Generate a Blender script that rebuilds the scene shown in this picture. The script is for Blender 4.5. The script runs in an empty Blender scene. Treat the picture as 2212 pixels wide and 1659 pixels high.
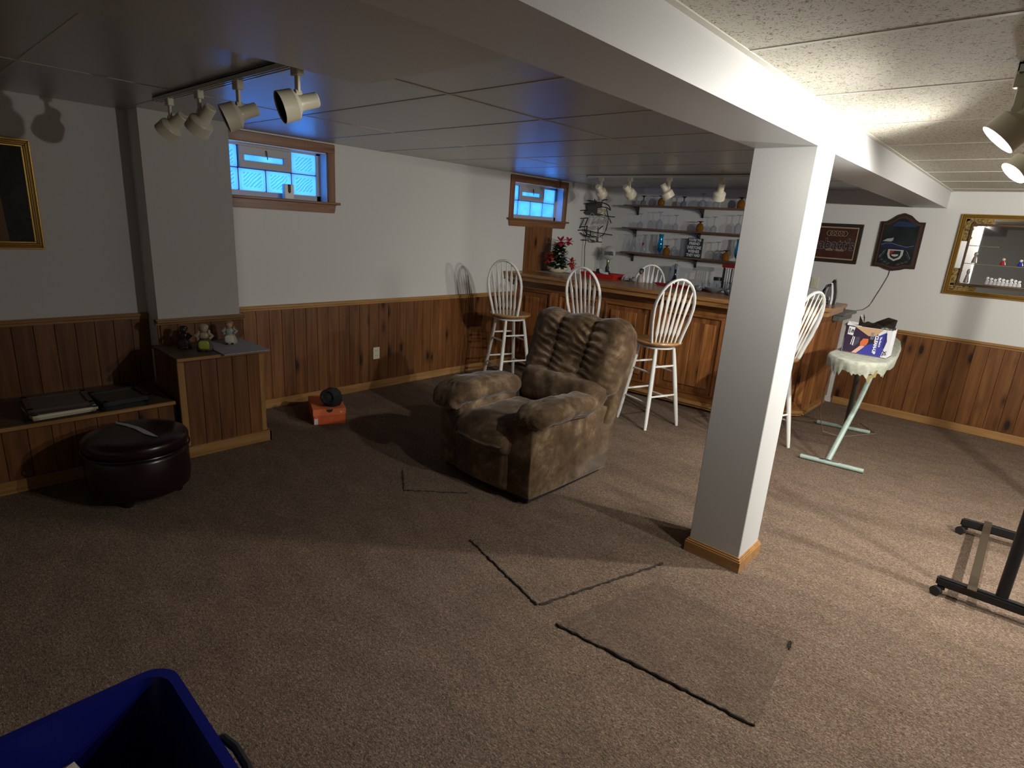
import bpy, bmesh, math, random
from mathutils import Vector, Matrix, Euler, Quaternion, noise
random.seed(7)
PI = math.pi
sc = bpy.context.scene
C = sc.collection

# ------------------------------------------------------------------ camera, world, exposure, lights
cam_d = bpy.data.cameras.new('camera'); cam = bpy.data.objects.new('camera', cam_d); C.objects.link(cam)
CY, CP, CR = math.radians(41.7424), math.radians(-15.5598), math.radians(3.8227)
fw = Vector((-math.sin(CY)*math.cos(CP), math.cos(CY)*math.cos(CP), math.sin(CP)))
r0 = Vector((math.cos(CY), math.sin(CY), 0)); u0 = r0.cross(fw)
rt = r0*math.cos(CR)+u0*math.sin(CR); up = -r0*math.sin(CR)+u0*math.cos(CR)
M = Matrix((rt, up, -fw)).transposed().to_4x4(); M.translation = Vector((4.6338, -1.0563, 1.6516))
cam.matrix_world = M
cam_d.sensor_width = 36; cam_d.lens = 36*1240.05/2212; cam_d.clip_start = .02
sc.camera = cam
w = bpy.data.worlds.new('world'); sc.world = w; w.use_nodes = True
wb = w.node_tree.nodes['Background']; wb.inputs[0].default_value = (.055, .30, 1, 1); wb.inputs[1].default_value = 1.9
sc.view_settings.view_transform = 'Standard'; sc.view_settings.look = 'None'
sc.view_settings.exposure = 1.12; sc.view_settings.gamma = 1; sc.view_settings.use_curve_mapping = False
LAMP_W = 19.0          # watts of each lit track bulb
LAMP_C = (1, .965, .90)

# ------------------------------------------------------------------ materials
def nmat(name):
    m = bpy.data.materials.new(name); m.use_nodes = True
    return m, m.node_tree, m.node_tree.nodes['Principled BSDF']
def mat(name, col, rough=.6, metal=0, spec=.5, emit=None, es=0, coat=0, sheen=0):
    m, t, p = nmat(name)
    p.inputs['Base Color'].default_value = (*col, 1); p.inputs['Roughness'].default_value = rough
    p.inputs['Metallic'].default_value = metal; p.inputs['Specular IOR Level'].default_value = spec
    if coat: p.inputs['Coat Weight'].default_value = coat; p.inputs['Coat Roughness'].default_value = .1
    if sheen: p.inputs['Sheen Weight'].default_value = sheen
    if emit: p.inputs['Emission Color'].default_value = (*emit, 1); p.inputs['Emission Strength'].default_value = es
    return m
def nd(t, typ, **kw):
    n = t.nodes.new(typ)
    for k, v in kw.items():
        if k in n.inputs: n.inputs[k].default_value = v
        else: setattr(n, k, v)
    return n
def ramp(t, src, pts):
    r = t.nodes.new('ShaderNodeValToRGB'); e = r.color_ramp.elements
    e[0].position = pts[0][0]; e[0].color = (*pts[0][1], 1)
    e[1].position = pts[-1][0]; e[1].color = (*pts[-1][1], 1)
    for p, c in pts[1:-1]:
        x = e.new(p); x.color = (*c, 1)
    t.links.new(src, r.inputs[0]); return r
def mix(t, fac, a, b, mode='MIX'):
    m = t.nodes.new('ShaderNodeMix'); m.data_type = 'RGBA'; m.blend_type = mode
    for s, v in ((0, fac), (6, a), (7, b)):
        if hasattr(v, 'links'): t.links.new(v, m.inputs[s])
        elif isinstance(v, (int, float)): m.inputs[s].default_value = v
        else: m.inputs[s].default_value = (*v, 1)
    return m.outputs[2]
def coords(t, scale=(1, 1, 1), loc_rand=True):
    tc = t.nodes.new('ShaderNodeTexCoord'); src = tc.outputs['Object']
    if loc_rand:
        oi = t.nodes.new('ShaderNodeObjectInfo')
        a = nd(t, 'ShaderNodeVectorMath', operation='MULTIPLY_ADD')
        t.links.new(oi.outputs['Random'], a.inputs[0]); a.inputs[1].default_value = (37, 53, 71)
        t.links.new(src, a.inputs[2]); src = a.outputs[0]
    mp = t.nodes.new('ShaderNodeMapping'); mp.inputs['Scale'].default_value = scale
    t.links.new(src, mp.inputs[0]); return mp.outputs[0]
def bump(t, p, h, strength=.3, dist=.01):
    b = nd(t, 'ShaderNodeBump', Strength=strength, Distance=dist)
    t.links.new(h, b.inputs['Height']); t.links.new(b.outputs[0], p.inputs['Normal'])
def wood(name, dark, mid, light, axis='Z', rough=.42, knots=True, var=.5):
    m, t, p = nmat(name)
    s = {'Z': (26, 26, 1.6), 'Y': (26, 1.6, 26), 'X': (1.6, 26, 26)}[axis]
    ks = {'Z': (9, 9, 3.4), 'Y': (9, 3.4, 9), 'X': (3.4, 9, 9)}[axis]
    v = coords(t, s)
    n = nd(t, 'ShaderNodeTexNoise', Scale=1.0, Detail=5, Roughness=.6, Distortion=.6); t.links.new(v, n.inputs['Vector'])
    r = ramp(t, n.outputs[0], [(.28, dark), (.5, mid), (.72, light)])
    col = r.outputs[0]
    oi = t.nodes.new('ShaderNodeObjectInfo')
    rr = ramp(t, oi.outputs['Random'], [(0, (1-var*.55, 1-var*.6, 1-var*.6)), (.5, (1, 1, 1)), (1, (1+var*.35, 1+var*.32, 1+var*.25))])
    col = mix(t, 1.0, col, rr.outputs[0], 'MULTIPLY')
    if knots:
        kv = coords(t, ks)
        vo = nd(t, 'ShaderNodeTexVoronoi', Scale=1.0, Randomness=1.0); t.links.new(kv, vo.inputs['Vector'])
        kr = ramp(t, vo.outputs['Distance'], [(.12, (1, 1, 1)), (.20, (.45, .45, .45)), (.36, (0, 0, 0))])
        wn = nd(t, 'ShaderNodeSeparateColor'); t.links.new(vo.outputs['Color'], wn.inputs[0])
        th = nd(t, 'ShaderNodeMath', operation='LESS_THAN'); t.links.new(wn.outputs[0], th.inputs[0]); th.inputs[1].default_value = .42
        f = nd(t, 'ShaderNodeMath', operation='MULTIPLY'); t.links.new(kr.outputs[0], f.inputs[0]); t.links.new(th.outputs[0], f.inputs[1])
        col = mix(t, f.outputs[0], col, tuple(c*.22 for c in dark))
    t.links.new(col, p.inputs['Base Color']); p.inputs['Roughness'].default_value = rough
    bump(t, p, n.outputs[0], .12, .003)
    return m
def noisy(name, c1, c2, scale=20, rough=.8, bs=.2, bd=.005, lo=.35, hi=.65, anis=(1, 1, 1), sheen=0, spec=.5):
    m, t, p = nmat(name); v = coords(t, anis, False)
    n = nd(t, 'ShaderNodeTexNoise', Scale=scale, Detail=4, Roughness=.6); t.links.new(v, n.inputs['Vector'])
    r = ramp(t, n.outputs[0], [(lo, c1), (hi, c2)]); t.links.new(r.outputs[0], p.inputs['Base Color'])
    p.inputs['Roughness'].default_value = rough; p.inputs['Specular IOR Level'].default_value = spec
    if sheen: p.inputs['Sheen Weight'].default_value = sheen
    if bs: bump(t, p, n.outputs[0], bs, bd)
    return m

PINE = wood('pine_plank', (.090, .031, .009), (.165, .064, .018), (.235, .100, .031), var=.32)
PINEH = wood('pine_board_across', (.13, .045, .012), (.23, .085, .024), (.32, .13, .04), 'Y')
PINEX = wood('pine_board_along', (.13, .045, .012), (.23, .085, .024), (.32, .13, .04), 'X', knots=False)
BARW = wood('bar_wood', (.14, .048, .012), (.29, .110, .030), (.42, .175, .055))
BARX = wood('bar_wood_across', (.13, .045, .012), (.25, .098, .028), (.36, .155, .050), 'X', knots=False, rough=.3)
TRIMY = wood('honey_trim_y', (.25, .13, .042), (.36, .19, .068), (.46, .26, .10), 'Y', knots=False, var=.2, rough=.32)
TRIMX = wood('honey_trim_x', (.25, .13, .042), (.36, .19, .068), (.46, .26, .10), 'X', knots=False, var=.2, rough=.32)
TRIMZ = wood('honey_trim_z', (.25, .13, .042), (.36, .19, .068), (.46, .26, .10), 'Z', knots=False, var=.2, rough=.32)
CASE_Y = wood('window_casing_wood', (.13, .055, .022), (.21, .095, .04), (.29, .14, .062), 'Y', knots=False, var=.15)
CASE_Z = wood('window_casing_wood_z', (.13, .055, .022), (.21, .095, .04), (.29, .14, .062), 'Z', knots=False, var=.15)
TOPW = wood('brown_laminate_top', (.07, .042, .022), (.105, .065, .036), (.145, .094, .055), 'Y', knots=False, var=.1, rough=.5)
SEATW = wood('stool_seat_wood', (.32, .16, .055), (.45, .24, .09), (.55, .32, .14), 'X', knots=False, var=.15, rough=.3)
SHELFW = wood('shelf_wood', (.07, .035, .018), (.14, .075, .038), (.20, .11, .06), 'X', knots=False)
WALLM = noisy('wall_paint', (.60, .60, .575), (.66, .655, .63), 300, .75, .12, .001)
BEAMM = noisy('beam_paint', (.52, .52, .515), (.56, .56, .555), 200, .42, .05, .001)
COLM = noisy('column_paint', (.50, .50, .49), (.55, .55, .54), 350, .6, .1, .001)
WHITE = mat('white_paint', (.76, .76, .72), .35)
CREAM = mat('cream_enamel', (.62, .58, .45), .38)
IVORY = mat('ivory_plastic', (.66, .62, .47), .4)
BLACK = mat('black_plastic', (.010, .010, .012), .45)
BLKM = mat('black_metal', (.012, .012, .014), .35, .3)
DARK = mat('dark_inside', (.02, .018, .016), .6)
GOLD = mat('gold_frame', (.62, .38, .09), .28, .85)
GOLDD = mat('dark_gold_frame', (.20, .11, .025), .4, .7)
MIRROR = mat('mirror_glass', (.86, .87, .87), .02, 1)

def ceil_mat(name, fiss):
    m, t, p = nmat(name)
    v = coords(t, (1, 1, 1), True)
    n1 = nd(t, 'ShaderNodeTexNoise', Scale=90, Detail=2, Roughness=.5, Distortion=1.6); t.links.new(v, n1.inputs['Vector'])
    v2 = coords(t, (1, 2.6, 1), True)
    vo = nd(t, 'ShaderNodeTexVoronoi', Scale=48); t.links.new(v2, vo.inputs['Vector'])
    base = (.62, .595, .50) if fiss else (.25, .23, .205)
    if fiss:
        r1 = ramp(t, n1.outputs[0], [(.575, (0, 0, 0)), (.64, (1, 1, 1))])
        r2 = ramp(t, vo.outputs['Distance'], [(.12, (1, 1, 1)), (.21, (0, 0, 0))])
        h = mix(t, 1.0, r1.outputs[0], r2.outputs[0], 'LIGHTEN')
        col = mix(t, h, base, (.20, .16, .10))
        t.links.new(col, p.inputs['Base Color'])
        iv = nd(t, 'ShaderNodeInvert'); t.links.new(h, iv.inputs['Color']); bump(t, p, iv.outputs[0], .5, .003)
        p.inputs['Roughness'].default_value = .7
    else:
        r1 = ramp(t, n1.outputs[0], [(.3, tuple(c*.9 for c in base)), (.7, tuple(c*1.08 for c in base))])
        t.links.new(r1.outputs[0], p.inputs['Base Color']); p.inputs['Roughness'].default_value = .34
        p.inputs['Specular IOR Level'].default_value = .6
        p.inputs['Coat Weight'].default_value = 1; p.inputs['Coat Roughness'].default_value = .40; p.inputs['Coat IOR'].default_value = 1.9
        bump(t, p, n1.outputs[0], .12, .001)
    return m
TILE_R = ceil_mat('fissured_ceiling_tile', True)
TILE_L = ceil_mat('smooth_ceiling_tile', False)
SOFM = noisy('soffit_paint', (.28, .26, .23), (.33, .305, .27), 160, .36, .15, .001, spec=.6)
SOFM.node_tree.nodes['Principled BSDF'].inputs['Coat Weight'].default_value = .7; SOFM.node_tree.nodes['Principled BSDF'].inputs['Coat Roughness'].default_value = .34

def carpet(name, dark, mid, light, pink):
    m, t, p = nmat(name)
    v = coords(t, (1, 2.1, 1), False)
    n = nd(t, 'ShaderNodeTexNoise', Scale=95, Detail=4, Roughness=.7, Distortion=1.4); t.links.new(v, n.inputs['Vector'])
    n2 = nd(t, 'ShaderNodeTexNoise', Scale=4, Detail=3); t.links.new(v, n2.inputs['Vector'])
    n3 = nd(t, 'ShaderNodeTexNoise', Scale=60, Detail=2); t.links.new(v, n3.inputs['Vector'])
    r = ramp(t, n.outputs[0], [(.36, dark), (.5, mid), (.64, light)])
    c = mix(t, .22, r.outputs[0], pink)
    f = ramp(t, n3.outputs[0], [(.4, (0, 0, 0)), (.65, (1, 1, 1))])
    c = mix(t, f.outputs[0], r.outputs[0], c)
    g = ramp(t, n2.outputs[0], [(.3, (.86, .86, .86)), (.7, (1.1, 1.1, 1.1))])
    c = mix(t, 1.0, c, g.outputs[0], 'MULTIPLY')
    t.links.new(c, p.inputs['Base Color']); p.inputs['Roughness'].default_value = .95; p.inputs['Specular IOR Level'].default_value = .1
    bump(t, p, n.outputs[0], .8, .006)
    return m
CARPET = carpet('brown_loop_carpet', (.045, .030, .019), (.150, .108, .076), (.34, .265, .195), (.24, .12, .10))
CARPET2 = carpet('brown_cut_carpet', (.05, .034, .023), (.128, .090, .064), (.27, .205, .155), (.17, .10, .08))
FRAY = noisy('frayed_carpet_edge', (.012, .008, .006), (.05, .035, .025), 300, .95, .3)

def suede(name):
    m, t, p = nmat(name)
    v = coords(t, (1, 1, 1), False)
    n = nd(t, 'ShaderNodeTexNoise', Scale=6.5, Detail=9, Roughness=.68, Distortion=.25); t.links.new(v, n.inputs['Vector'])
    n2 = nd(t, 'ShaderNodeTexNoise', Scale=220, Detail=2); t.links.new(v, n2.inputs['Vector'])
    r = ramp(t, n.outputs[0], [(.36, (.068, .040, .020)), (.5, (.115, .072, .038)), (.60, (.20, .135, .080)), (.72, (.29, .205, .13))])
    t.links.new(r.outputs[0], p.inputs['Base Color'])
    p.inputs['Roughness'].default_value = .8; p.inputs['Sheen Weight'].default_value = .25; p.inputs['Sheen Roughness'].default_value = .4
    p.inputs['Specular IOR Level'].default_value = .2
    bump(t, p, n2.outputs[0], .15, .001)
    return m
SUEDE = suede('brown_microsuede')
def block_mat(name, ridged):
    m, t, p = nmat(name); t.nodes.remove(p); out = t.nodes['Material Output']
    tr = nd(t, 'ShaderNodeBsdfTranslucent'); tr.inputs[0].default_value = (.95, .97, 1, 1)
    gl = nd(t, 'ShaderNodeBsdfGlossy', Roughness=.5); gl.inputs[0].default_value = (.9, .95, 1, 1)
    ms = nd(t, 'ShaderNodeMixShader'); ms.inputs[0].default_value = .03
    t.links.new(tr.outputs[0], ms.inputs[1]); t.links.new(gl.outputs[0], ms.inputs[2]); t.links.new(ms.outputs[0], out.inputs[0])
    tc = t.nodes.new('ShaderNodeTexCoord')
    if ridged:
        mp = t.nodes.new('ShaderNodeMapping'); mp.inputs['Rotation'].default_value = (math.radians(48), 0, 0)
        t.links.new(tc.outputs['Object'], mp.inputs[0])
        wv = nd(t, 'ShaderNodeTexWave', Scale=15, Distortion=3.0, Detail=1); wv.bands_direction = 'Y'; t.links.new(mp.outputs[0], wv.inputs[0])
        r = ramp(t, wv.outputs[0], [(.25, (.42, .60, .80)), (.6, (.95, .97, 1))])
        # ridges are moulded only in the middle of each block
        sp = nd(t, 'ShaderNodeSeparateXYZ'); t.links.new(tc.outputs['Generated'], sp.inputs[0])
        def win(o):
            a = nd(t, 'ShaderNodeMath', operation='SUBTRACT'); t.links.new(o, a.inputs[0]); a.inputs[1].default_value = .5
            b = nd(t, 'ShaderNodeMath', operation='ABSOLUTE'); t.links.new(a.outputs[0], b.inputs[0])
            c = nd(t, 'ShaderNodeMath', operation='LESS_THAN'); t.links.new(b.outputs[0], c.inputs[0]); c.inputs[1].default_value = .34; return c.outputs[0]
        k = nd(t, 'ShaderNodeMath', operation='MULTIPLY'); t.links.new(win(sp.outputs[1]), k.inputs[0]); t.links.new(win(sp.outputs[2]), k.inputs[1])
        c = mix(t, k.outputs[0], (.95, .97, 1), r.outputs[0]); t.links.new(c, tr.inputs[0])
    else:
        n = nd(t, 'ShaderNodeTexNoise', Scale=7, Detail=2); t.links.new(tc.outputs['Object'], n.inputs[0])
        r = ramp(t, n.outputs[0], [(.3, (.66, .78, .95)), (.7, (.95, .97, 1))]); t.links.new(r.outputs[0], tr.inputs[0])
    return m
BLOCK1 = block_mat('ridged_glass_block', True); BLOCK2 = block_mat('smooth_glass_block', False)
def thin_glass(name, tint, edge, amt=.75):
    m, t, p = nmat(name); out = t.nodes['Material Output']
    p.inputs['Base Color'].default_value = (*edge, 1); p.inputs['Roughness'].default_value = .05
    tr = nd(t, 'ShaderNodeBsdfTransparent'); tr.inputs[0].default_value = (*tint, 1)
    lw = nd(t, 'ShaderNodeLayerWeight', Blend=.45)
    r = ramp(t, lw.outputs['Facing'], [(0, (1-amt, )*3), (1, (min(1, 1.35-amt), )*3)])
    ms = nd(t, 'ShaderNodeMixShader'); t.links.new(r.outputs[0], ms.inputs[0])
    t.links.new(tr.outputs[0], ms.inputs[1]); t.links.new(p.outputs[0], ms.inputs[2]); t.links.new(ms.outputs[0], out.inputs[0])
    return m
CLEAR = thin_glass('clear_glass', (.90, .91, .94), (.25, .28, .33), .80)
AMBER = thin_glass('amber_glass', (.42, .20, .02), (.30, .13, .012), .50); DKAMB = mat('dark_amber_glass', (.05, .022, .006), .1)
BLUEG = mat('blue_mirror_glass', (.01, .22, .42), .08, .7)
GREYG = thin_glass('smoky_glass', (.7, .72, .75), (.2, .21, .23), .6)

# ------------------------------------------------------------------ mesh helpers
def BM(): return bmesh.new()
def box(bm, x0, x1, y0, y1, z0, z1, bev=0, seg=1):
    r = bmesh.ops.create_cube(bm, size=1)
    v = r['verts']
    bmesh.ops.scale(bm, vec=(abs(x1-x0), abs(y1-y0), abs(z1-z0)), verts=v)
    bmesh.ops.translate(bm, vec=((x0+x1)/2, (y0+y1)/2, (z0+z1)/2), verts=v)
    if bev:
        es = list({e for q in v for e in q.link_edges})
        r = bmesh.ops.bevel(bm, geom=es, offset=bev, segments=seg, profile=.5, affect='EDGES', clamp_overlap=True)
        return r['verts']
    return v
def frame_axis(d):
    d = Vector(d).normalized(); q = Vector((0, 0, 1)).rotation_difference(d); return q
def tube(bm, pts, r, n=8, r2=None, flat=1.0, closed=False, side=None, caps=True):
    pts = [Vector(p) for p in pts]; N = len(pts); rings = []
    up_ = Vector(side) if side else None
    for i, p in enumerate(pts):
        if closed: d = pts[(i+1) % N]-pts[i-1]
        else: d = pts[min(i+1, N-1)]-pts[max(i-1, 0)]
        if d.length < 1e-9: d = Vector((0, 0, 1))
        d.normalize()
        a = up_ if up_ else (Vector((0, 0, 1)) if abs(d.z) < .9 else Vector((1, 0, 0)))
        s = d.cross(a).normalized(); t = s.cross(d).normalized()
        k = i/(N-1) if N > 1 else 0
        rr = r[i] if isinstance(r, (list, tuple)) else (r if r2 is None else r+(r2-r)*k)
        rings.append([bm.verts.new(p+s*math.cos(2*PI*j/n)*rr+t*math.sin(2*PI*j/n)*rr*flat) for j in range(n)])
    for i in range(N if closed else N-1):
        A, B = rings[i], rings[(i+1) % N]
        for j in range(n): bm.faces.new((A[j], A[(j+1) % n], B[(j+1) % n], B[j]))
    if caps and not closed:
        bm.faces.new(rings[0][::-1]); bm.faces.new(rings[-1])
    return [v for q in rings for v in q]
def lathe(bm, prof, n=20, axis=(0, 0, 1), org=(0, 0, 0), cap=True):
    q = frame_axis(axis); o = Vector(org); rings = []
    for s, r in prof:
        rings.append([bm.verts.new(o+q @ Vector((math.cos(2*PI*j/n)*r, math.sin(2*PI*j/n)*r, s))) for j in range(n)])
    for A, B in zip(rings, rings[1:]):
        for j in range(n): bm.faces.new((A[j], A[(j+1) % n], B[(j+1) % n], B[j]))
    if cap:
        if prof[0][1] > 1e-4: bm.faces.new(rings[0][::-1])
        if prof[-1][1] > 1e-4: bm.faces.new(rings[-1])
    return rings
def prism(bm, pts, a, b, axis='Z'):
    def P(u, v, w): return {'Z': (u, v, w), 'X': (w, u, v), 'Y': (u, w, v)}[axis]
    A = [bm.verts.new(P(u, v, a)) for u, v in pts]; B = [bm.verts.new(P(u, v, b)) for u, v in pts]
    n = len(pts)
    for i in range(n): bm.faces.new((A[i], A[(i+1) % n], B[(i+1) % n], B[i]))
    bm.faces.new(A[::-1]); bm.faces.new(B)
def pillow(bm, x0, x1, y0, y1, z0, z1, e=.45, n=28, m=18, fn=None):
    cx, cy, cz = (x0+x1)/2, (y0+y1)/2, (z0+z1)/2; a, b, c = (x1-x0)/2, (y1-y0)/2, (z1-z0)/2
    sg = lambda v, p: math.copysign(abs(v)**p, v)
    rows = []
    for i in range(m+1):
        ph = -PI/2+PI*i/m; row = []
        for j in range(n):
            th = 2*PI*j/n
            v = Vector((sg(math.cos(ph), e)*sg(math.cos(th), e), sg(math.cos(ph), e)*sg(math.sin(th), e), sg(math.sin(ph), e)))
            P = Vector((cx+a*v.x, cy+b*v.y, cz+c*v.z))
            if fn: P = fn(P, v)
            row.append(bm.verts.new(P))
        rows.append(row)
    for A, B in zip(rows, rows[1:]):
        for j in range(n): bm.faces.new((A[j], A[(j+1) % n], B[(j+1) % n], B[j]))
def cushion(bm, x0, x1, y0, y1, z0, z1, r, d=.02, puff=(0, 0, 0), fn=None):
    """evenly sampled rounded box; fn(P, (u, v, w)) deforms"""
    c = Vector(((x0+x1)/2, (y0+y1)/2, (z0+z1)/2)); hh = Vector(((x1-x0)/2, (y1-y0)/2, (z1-z0)/2))
    N = [max(3, int(2*h/d)) for h in hh]; cache = {}
    def V(i, j, k):
        key = (i, j, k)
        if key not in cache:
            q = Vector((2*i/N[0]-1, 2*j/N[1]-1, 2*k/N[2]-1)); P = Vector((q.x*hh.x, q.y*hh.y, q.z*hh.z))
            rr = min(r, min(hh)*.98)
            inner = Vector([max(-h+rr, min(h-rr, p)) for p, h in zip(P, hh)])
            o = P-inner
            if o.length > 1e-9: P = inner+o.normalized()*min(rr, max(abs(o.x), abs(o.y), abs(o.z)))
            a = 1-q.x**2, 1-q.y**2, 1-q.z**2
            P.x += puff[0]*(a[1]*a[2])*q.x**3; P.y += puff[1]*(a[0]*a[2])*q.y**3; P.z += puff[2]*(a[0]*a[1])*q.z**3
            P += c
            if fn: P = fn(P, q)
            cache[key] = bm.verts.new(P)
        return cache[key]
    for ax in range(3):
        a, b = [t for t in range(3) if t != ax]
        for side in (0, N[ax]):
            for i in range(N[a]):
                for j in range(N[b]):
                    def K(p, q):
                        t = [0, 0, 0]; t[ax] = side; t[a] = p; t[b] = q; return V(*t)
                    bm.faces.new((K(i, j), K(i+1, j), K(i+1, j+1), K(i, j+1)))
WL = {}
def wloc(p):
    v = Vector((0, 0, 0))
    while p is not None:
        v += WL.get(p.name, Vector((0, 0, 0))); p = p.parent
    return v
def smooth(me, ang=40):
    for p in me.polygons: p.use_smooth = True
    try: me.set_sharp_from_angle(angle=math.radians(ang))
    except Exception: pass
def fin(name, bm, m, parent=None, local=False, sm=False, ang=40, kind=None, label=None):
    if parent is not None and not local:
        bmesh.ops.translate(bm, vec=-wloc(parent), verts=bm.verts)
    bmesh.ops.remove_doubles(bm, verts=bm.verts, dist=1e-6)
    bmesh.ops.recalc_face_normals(bm, faces=bm.faces)
    me = bpy.data.meshes.new(name); bm.to_mesh(me); bm.free()
    ms = m if isinstance(m, (list, tuple)) else [m]
    for x in ms: me.materials.append(x)
    if sm: smooth(me, ang)
    o = bpy.data.objects.new(name, me); C.objects.link(o)
    if parent is not None: o.parent = parent
    if kind: o['kind'] = kind
    if label: o['label'] = label
    return o
def thing(name, label, cat, loc=(0, 0, 0), rot=0, group=None):
    o = bpy.data.objects.new(name, None); C.objects.link(o); o.location = loc; o.rotation_euler = (0, 0, rot)
    o.empty_display_size = .1
    o['label'] = label; o['category'] = cat
    if group: o['group'] = group
    WL[o.name] = Vector(loc)
    return o
def tag(o, label, cat, group=None):
    o['label'] = label; o['category'] = cat
    if group: o['group'] = group
    return o
def dup(root, loc, rz=None, label=None):
    r = root.copy(); C.objects.link(r); r.location = loc
    if rz is not None: r.rotation_euler = (0, 0, rz)
    if label: r['label'] = label
    for ch in list(root.children):
        c = ch.copy(); C.objects.link(c); c.parent = r
        for g in ch.children:
            d = g.copy(); C.objects.link(d); d.parent = c
    return r
def text(name, s, size, m, mtx, parent, ext=.0008, off=0.0, ax='CENTER', sx=1.0):
    cu = bpy.data.curves.new(name, 'FONT'); cu.body = s; cu.size = size; cu.extrude = ext; cu.offset = off
    cu.align_x = ax; cu.align_y = 'CENTER'; cu.resolution_u = 2
    o = bpy.data.objects.new(name+'_t', cu); C.objects.link(o)
    dg = bpy.context.evaluated_depsgraph_get(); me = bpy.data.meshes.new_from_object(o.evaluated_get(dg))
    bpy.data.objects.remove(o); bpy.data.curves.remove(cu)
    me.transform(Matrix.Diagonal((sx, 1, 1, 1)))
    me.transform(mtx); me.transform(Matrix.Translation(-wloc(parent)))
    me.materials.clear(); me.materials.append(m)
    t = bpy.data.objects.new(name, me); C.objects.link(t); t.parent = parent
    return t
def face_mtx(origin, right, upv):
    r = Vector(right).normalized(); u = Vector(upv).normalized(); n = r.cross(u)
    m = Matrix((r, u, n)).transposed().to_4x4(); m.translation = Vector(origin); return m

# ------------------------------------------------------------------ room shell
H = 2.2; YB = 5.79; XR = 7.0; YR = -3.6
bm = BM(); box(bm, -.3, XR+.2, YR-.2, YB+.3, -.2, 0); floor = fin('floor', bm, CARPET, kind='structure')
# left wall (with the two basement windows)
W1 = (.72, 1.63, 1.72, 2.115); W2 = (3.95, 4.86, 1.71, 2.11)
bm = BM()
ys = [YR-.2, W1[0], W1[1], W2[0], W2[1], YB+.3]
box(bm, -.3, 0, ys[0], ys[1], 0, H+.1); box(bm, -.3, 0, ys[2], ys[3], 0, H+.1); box(bm, -.3, 0, ys[4], ys[5], 0, H+.1)
for W_ in (W1, W2):
    box(bm, -.3, 0, W_[0], W_[1], 0, W_[2]); box(bm, -.3, 0, W_[0], W_[1], W_[3], H+.1)
wall_left = fin('wall_left', bm, WALLM, kind='structure')
bm = BM(); box(bm, 0, XR+.2, YB, YB+.3, 0, H+.1); wall_back = fin('wall_back', bm, WALLM, kind='structure')
bm = BM(); box(bm, XR, XR+.2, YR-.2, YB, 0, H+.1); wall_right = fin('wall_right', bm, WALLM, kind='structure')
bm = BM(); box(bm, 0, XR, YR-.2, YR, 0, H+.1); wall_rear = fin('wall_rear', bm, WALLM, kind='structure')
bm = BM(); box(bm, 0, .22, .2, .75, 0, H); wall_pillar = fin('wall_pillar', bm, WALLM, kind='structure')
# ceiling with tiles
bm = BM(); box(bm, -.3, XR+.2, YR-.2, YB+.3, H+.012, H+.12); ceiling = fin('ceiling', bm, WALLM, kind='structure')
yl = [YR, -3.155, -2.49, -1.825, -1.16, -.495, .17, .835, 1.5, 2.165, 2.83, 3.495, 4.16, 4.825, 5.49, YB]
def tiles(xs, mt):
    cache = {}
    for i in range(len(xs)-1):
        for j in range(len(yl)-1):
            wx, wy = xs[i+1]-xs[i], yl[j+1]-yl[j]; key = (round(wx, 3), round(wy, 3))
            if key not in cache:
                b = BM(); box(b, -wx/2+.006, wx/2-.006, -wy/2+.006, wy/2-.006, 0, .012, .003)
                o = fin('ceiling_tile', b, mt, ceiling, True); cache[key] = o
            else:
                o = cache[key].copy(); C.objects.link(o)
            o.location = ((xs[i]+xs[i+1])/2, (yl[j]+yl[j+1])/2, H)
xl = [0, 1.12, 2.45, 3.53]; xr = [3.8, 5.13, 6.46, XR]
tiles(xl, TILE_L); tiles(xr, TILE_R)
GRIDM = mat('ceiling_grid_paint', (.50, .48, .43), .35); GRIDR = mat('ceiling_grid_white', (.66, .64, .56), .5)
for xs, gm in ((xl, GRIDM), (xr, GRIDR)):
    bm = BM()
    for y in yl[1:-1]: box(bm, xs[0], xs[-1], y-.009, y+.009, H-.002, H+.006)
    for x in xs[1:-1]: box(bm, x-.009, x+.009, YR, YB, H-.0025, H+.006)
    fin('ceiling_grid', bm, gm, ceiling)
bm = BM(); box(bm, 3.53, 3.80, YR, YB, 2.05, H+.01); beam = fin('ceiling_beam', bm, BEAMM, kind='structure')
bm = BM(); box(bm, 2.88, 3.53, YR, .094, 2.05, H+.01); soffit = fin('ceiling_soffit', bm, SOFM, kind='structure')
bm = BM(); box(bm, 3.80, 3.822, YR, YB, H-.004, H+.004); fin('ceiling_grid', bm, GRIDR, ceiling)
bm = BM(); box(bm, 3.53, 3.80, 1.71, 1.975, 0, 2.05, .003); column = fin('column', bm, COLM, kind='structure')
bm = BM()
for (z0, z1, t) in ((0, .058, .016), (.058, .068, .012), (.068, .078, .006)):
    for (a, b, c, d) in ((3.53-t, 3.80+t, 1.71-t, 1.71), (3.53-t, 3.80+t, 1.975, 1.975+t), (3.53-t, 3.53, 1.71, 1.975), (3.80, 3.80+t, 1.71, 1.975)):
        box(bm, a, b, c, d, z0, z1)
fin('column_base_trim', bm, TRIMX, column)

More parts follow.
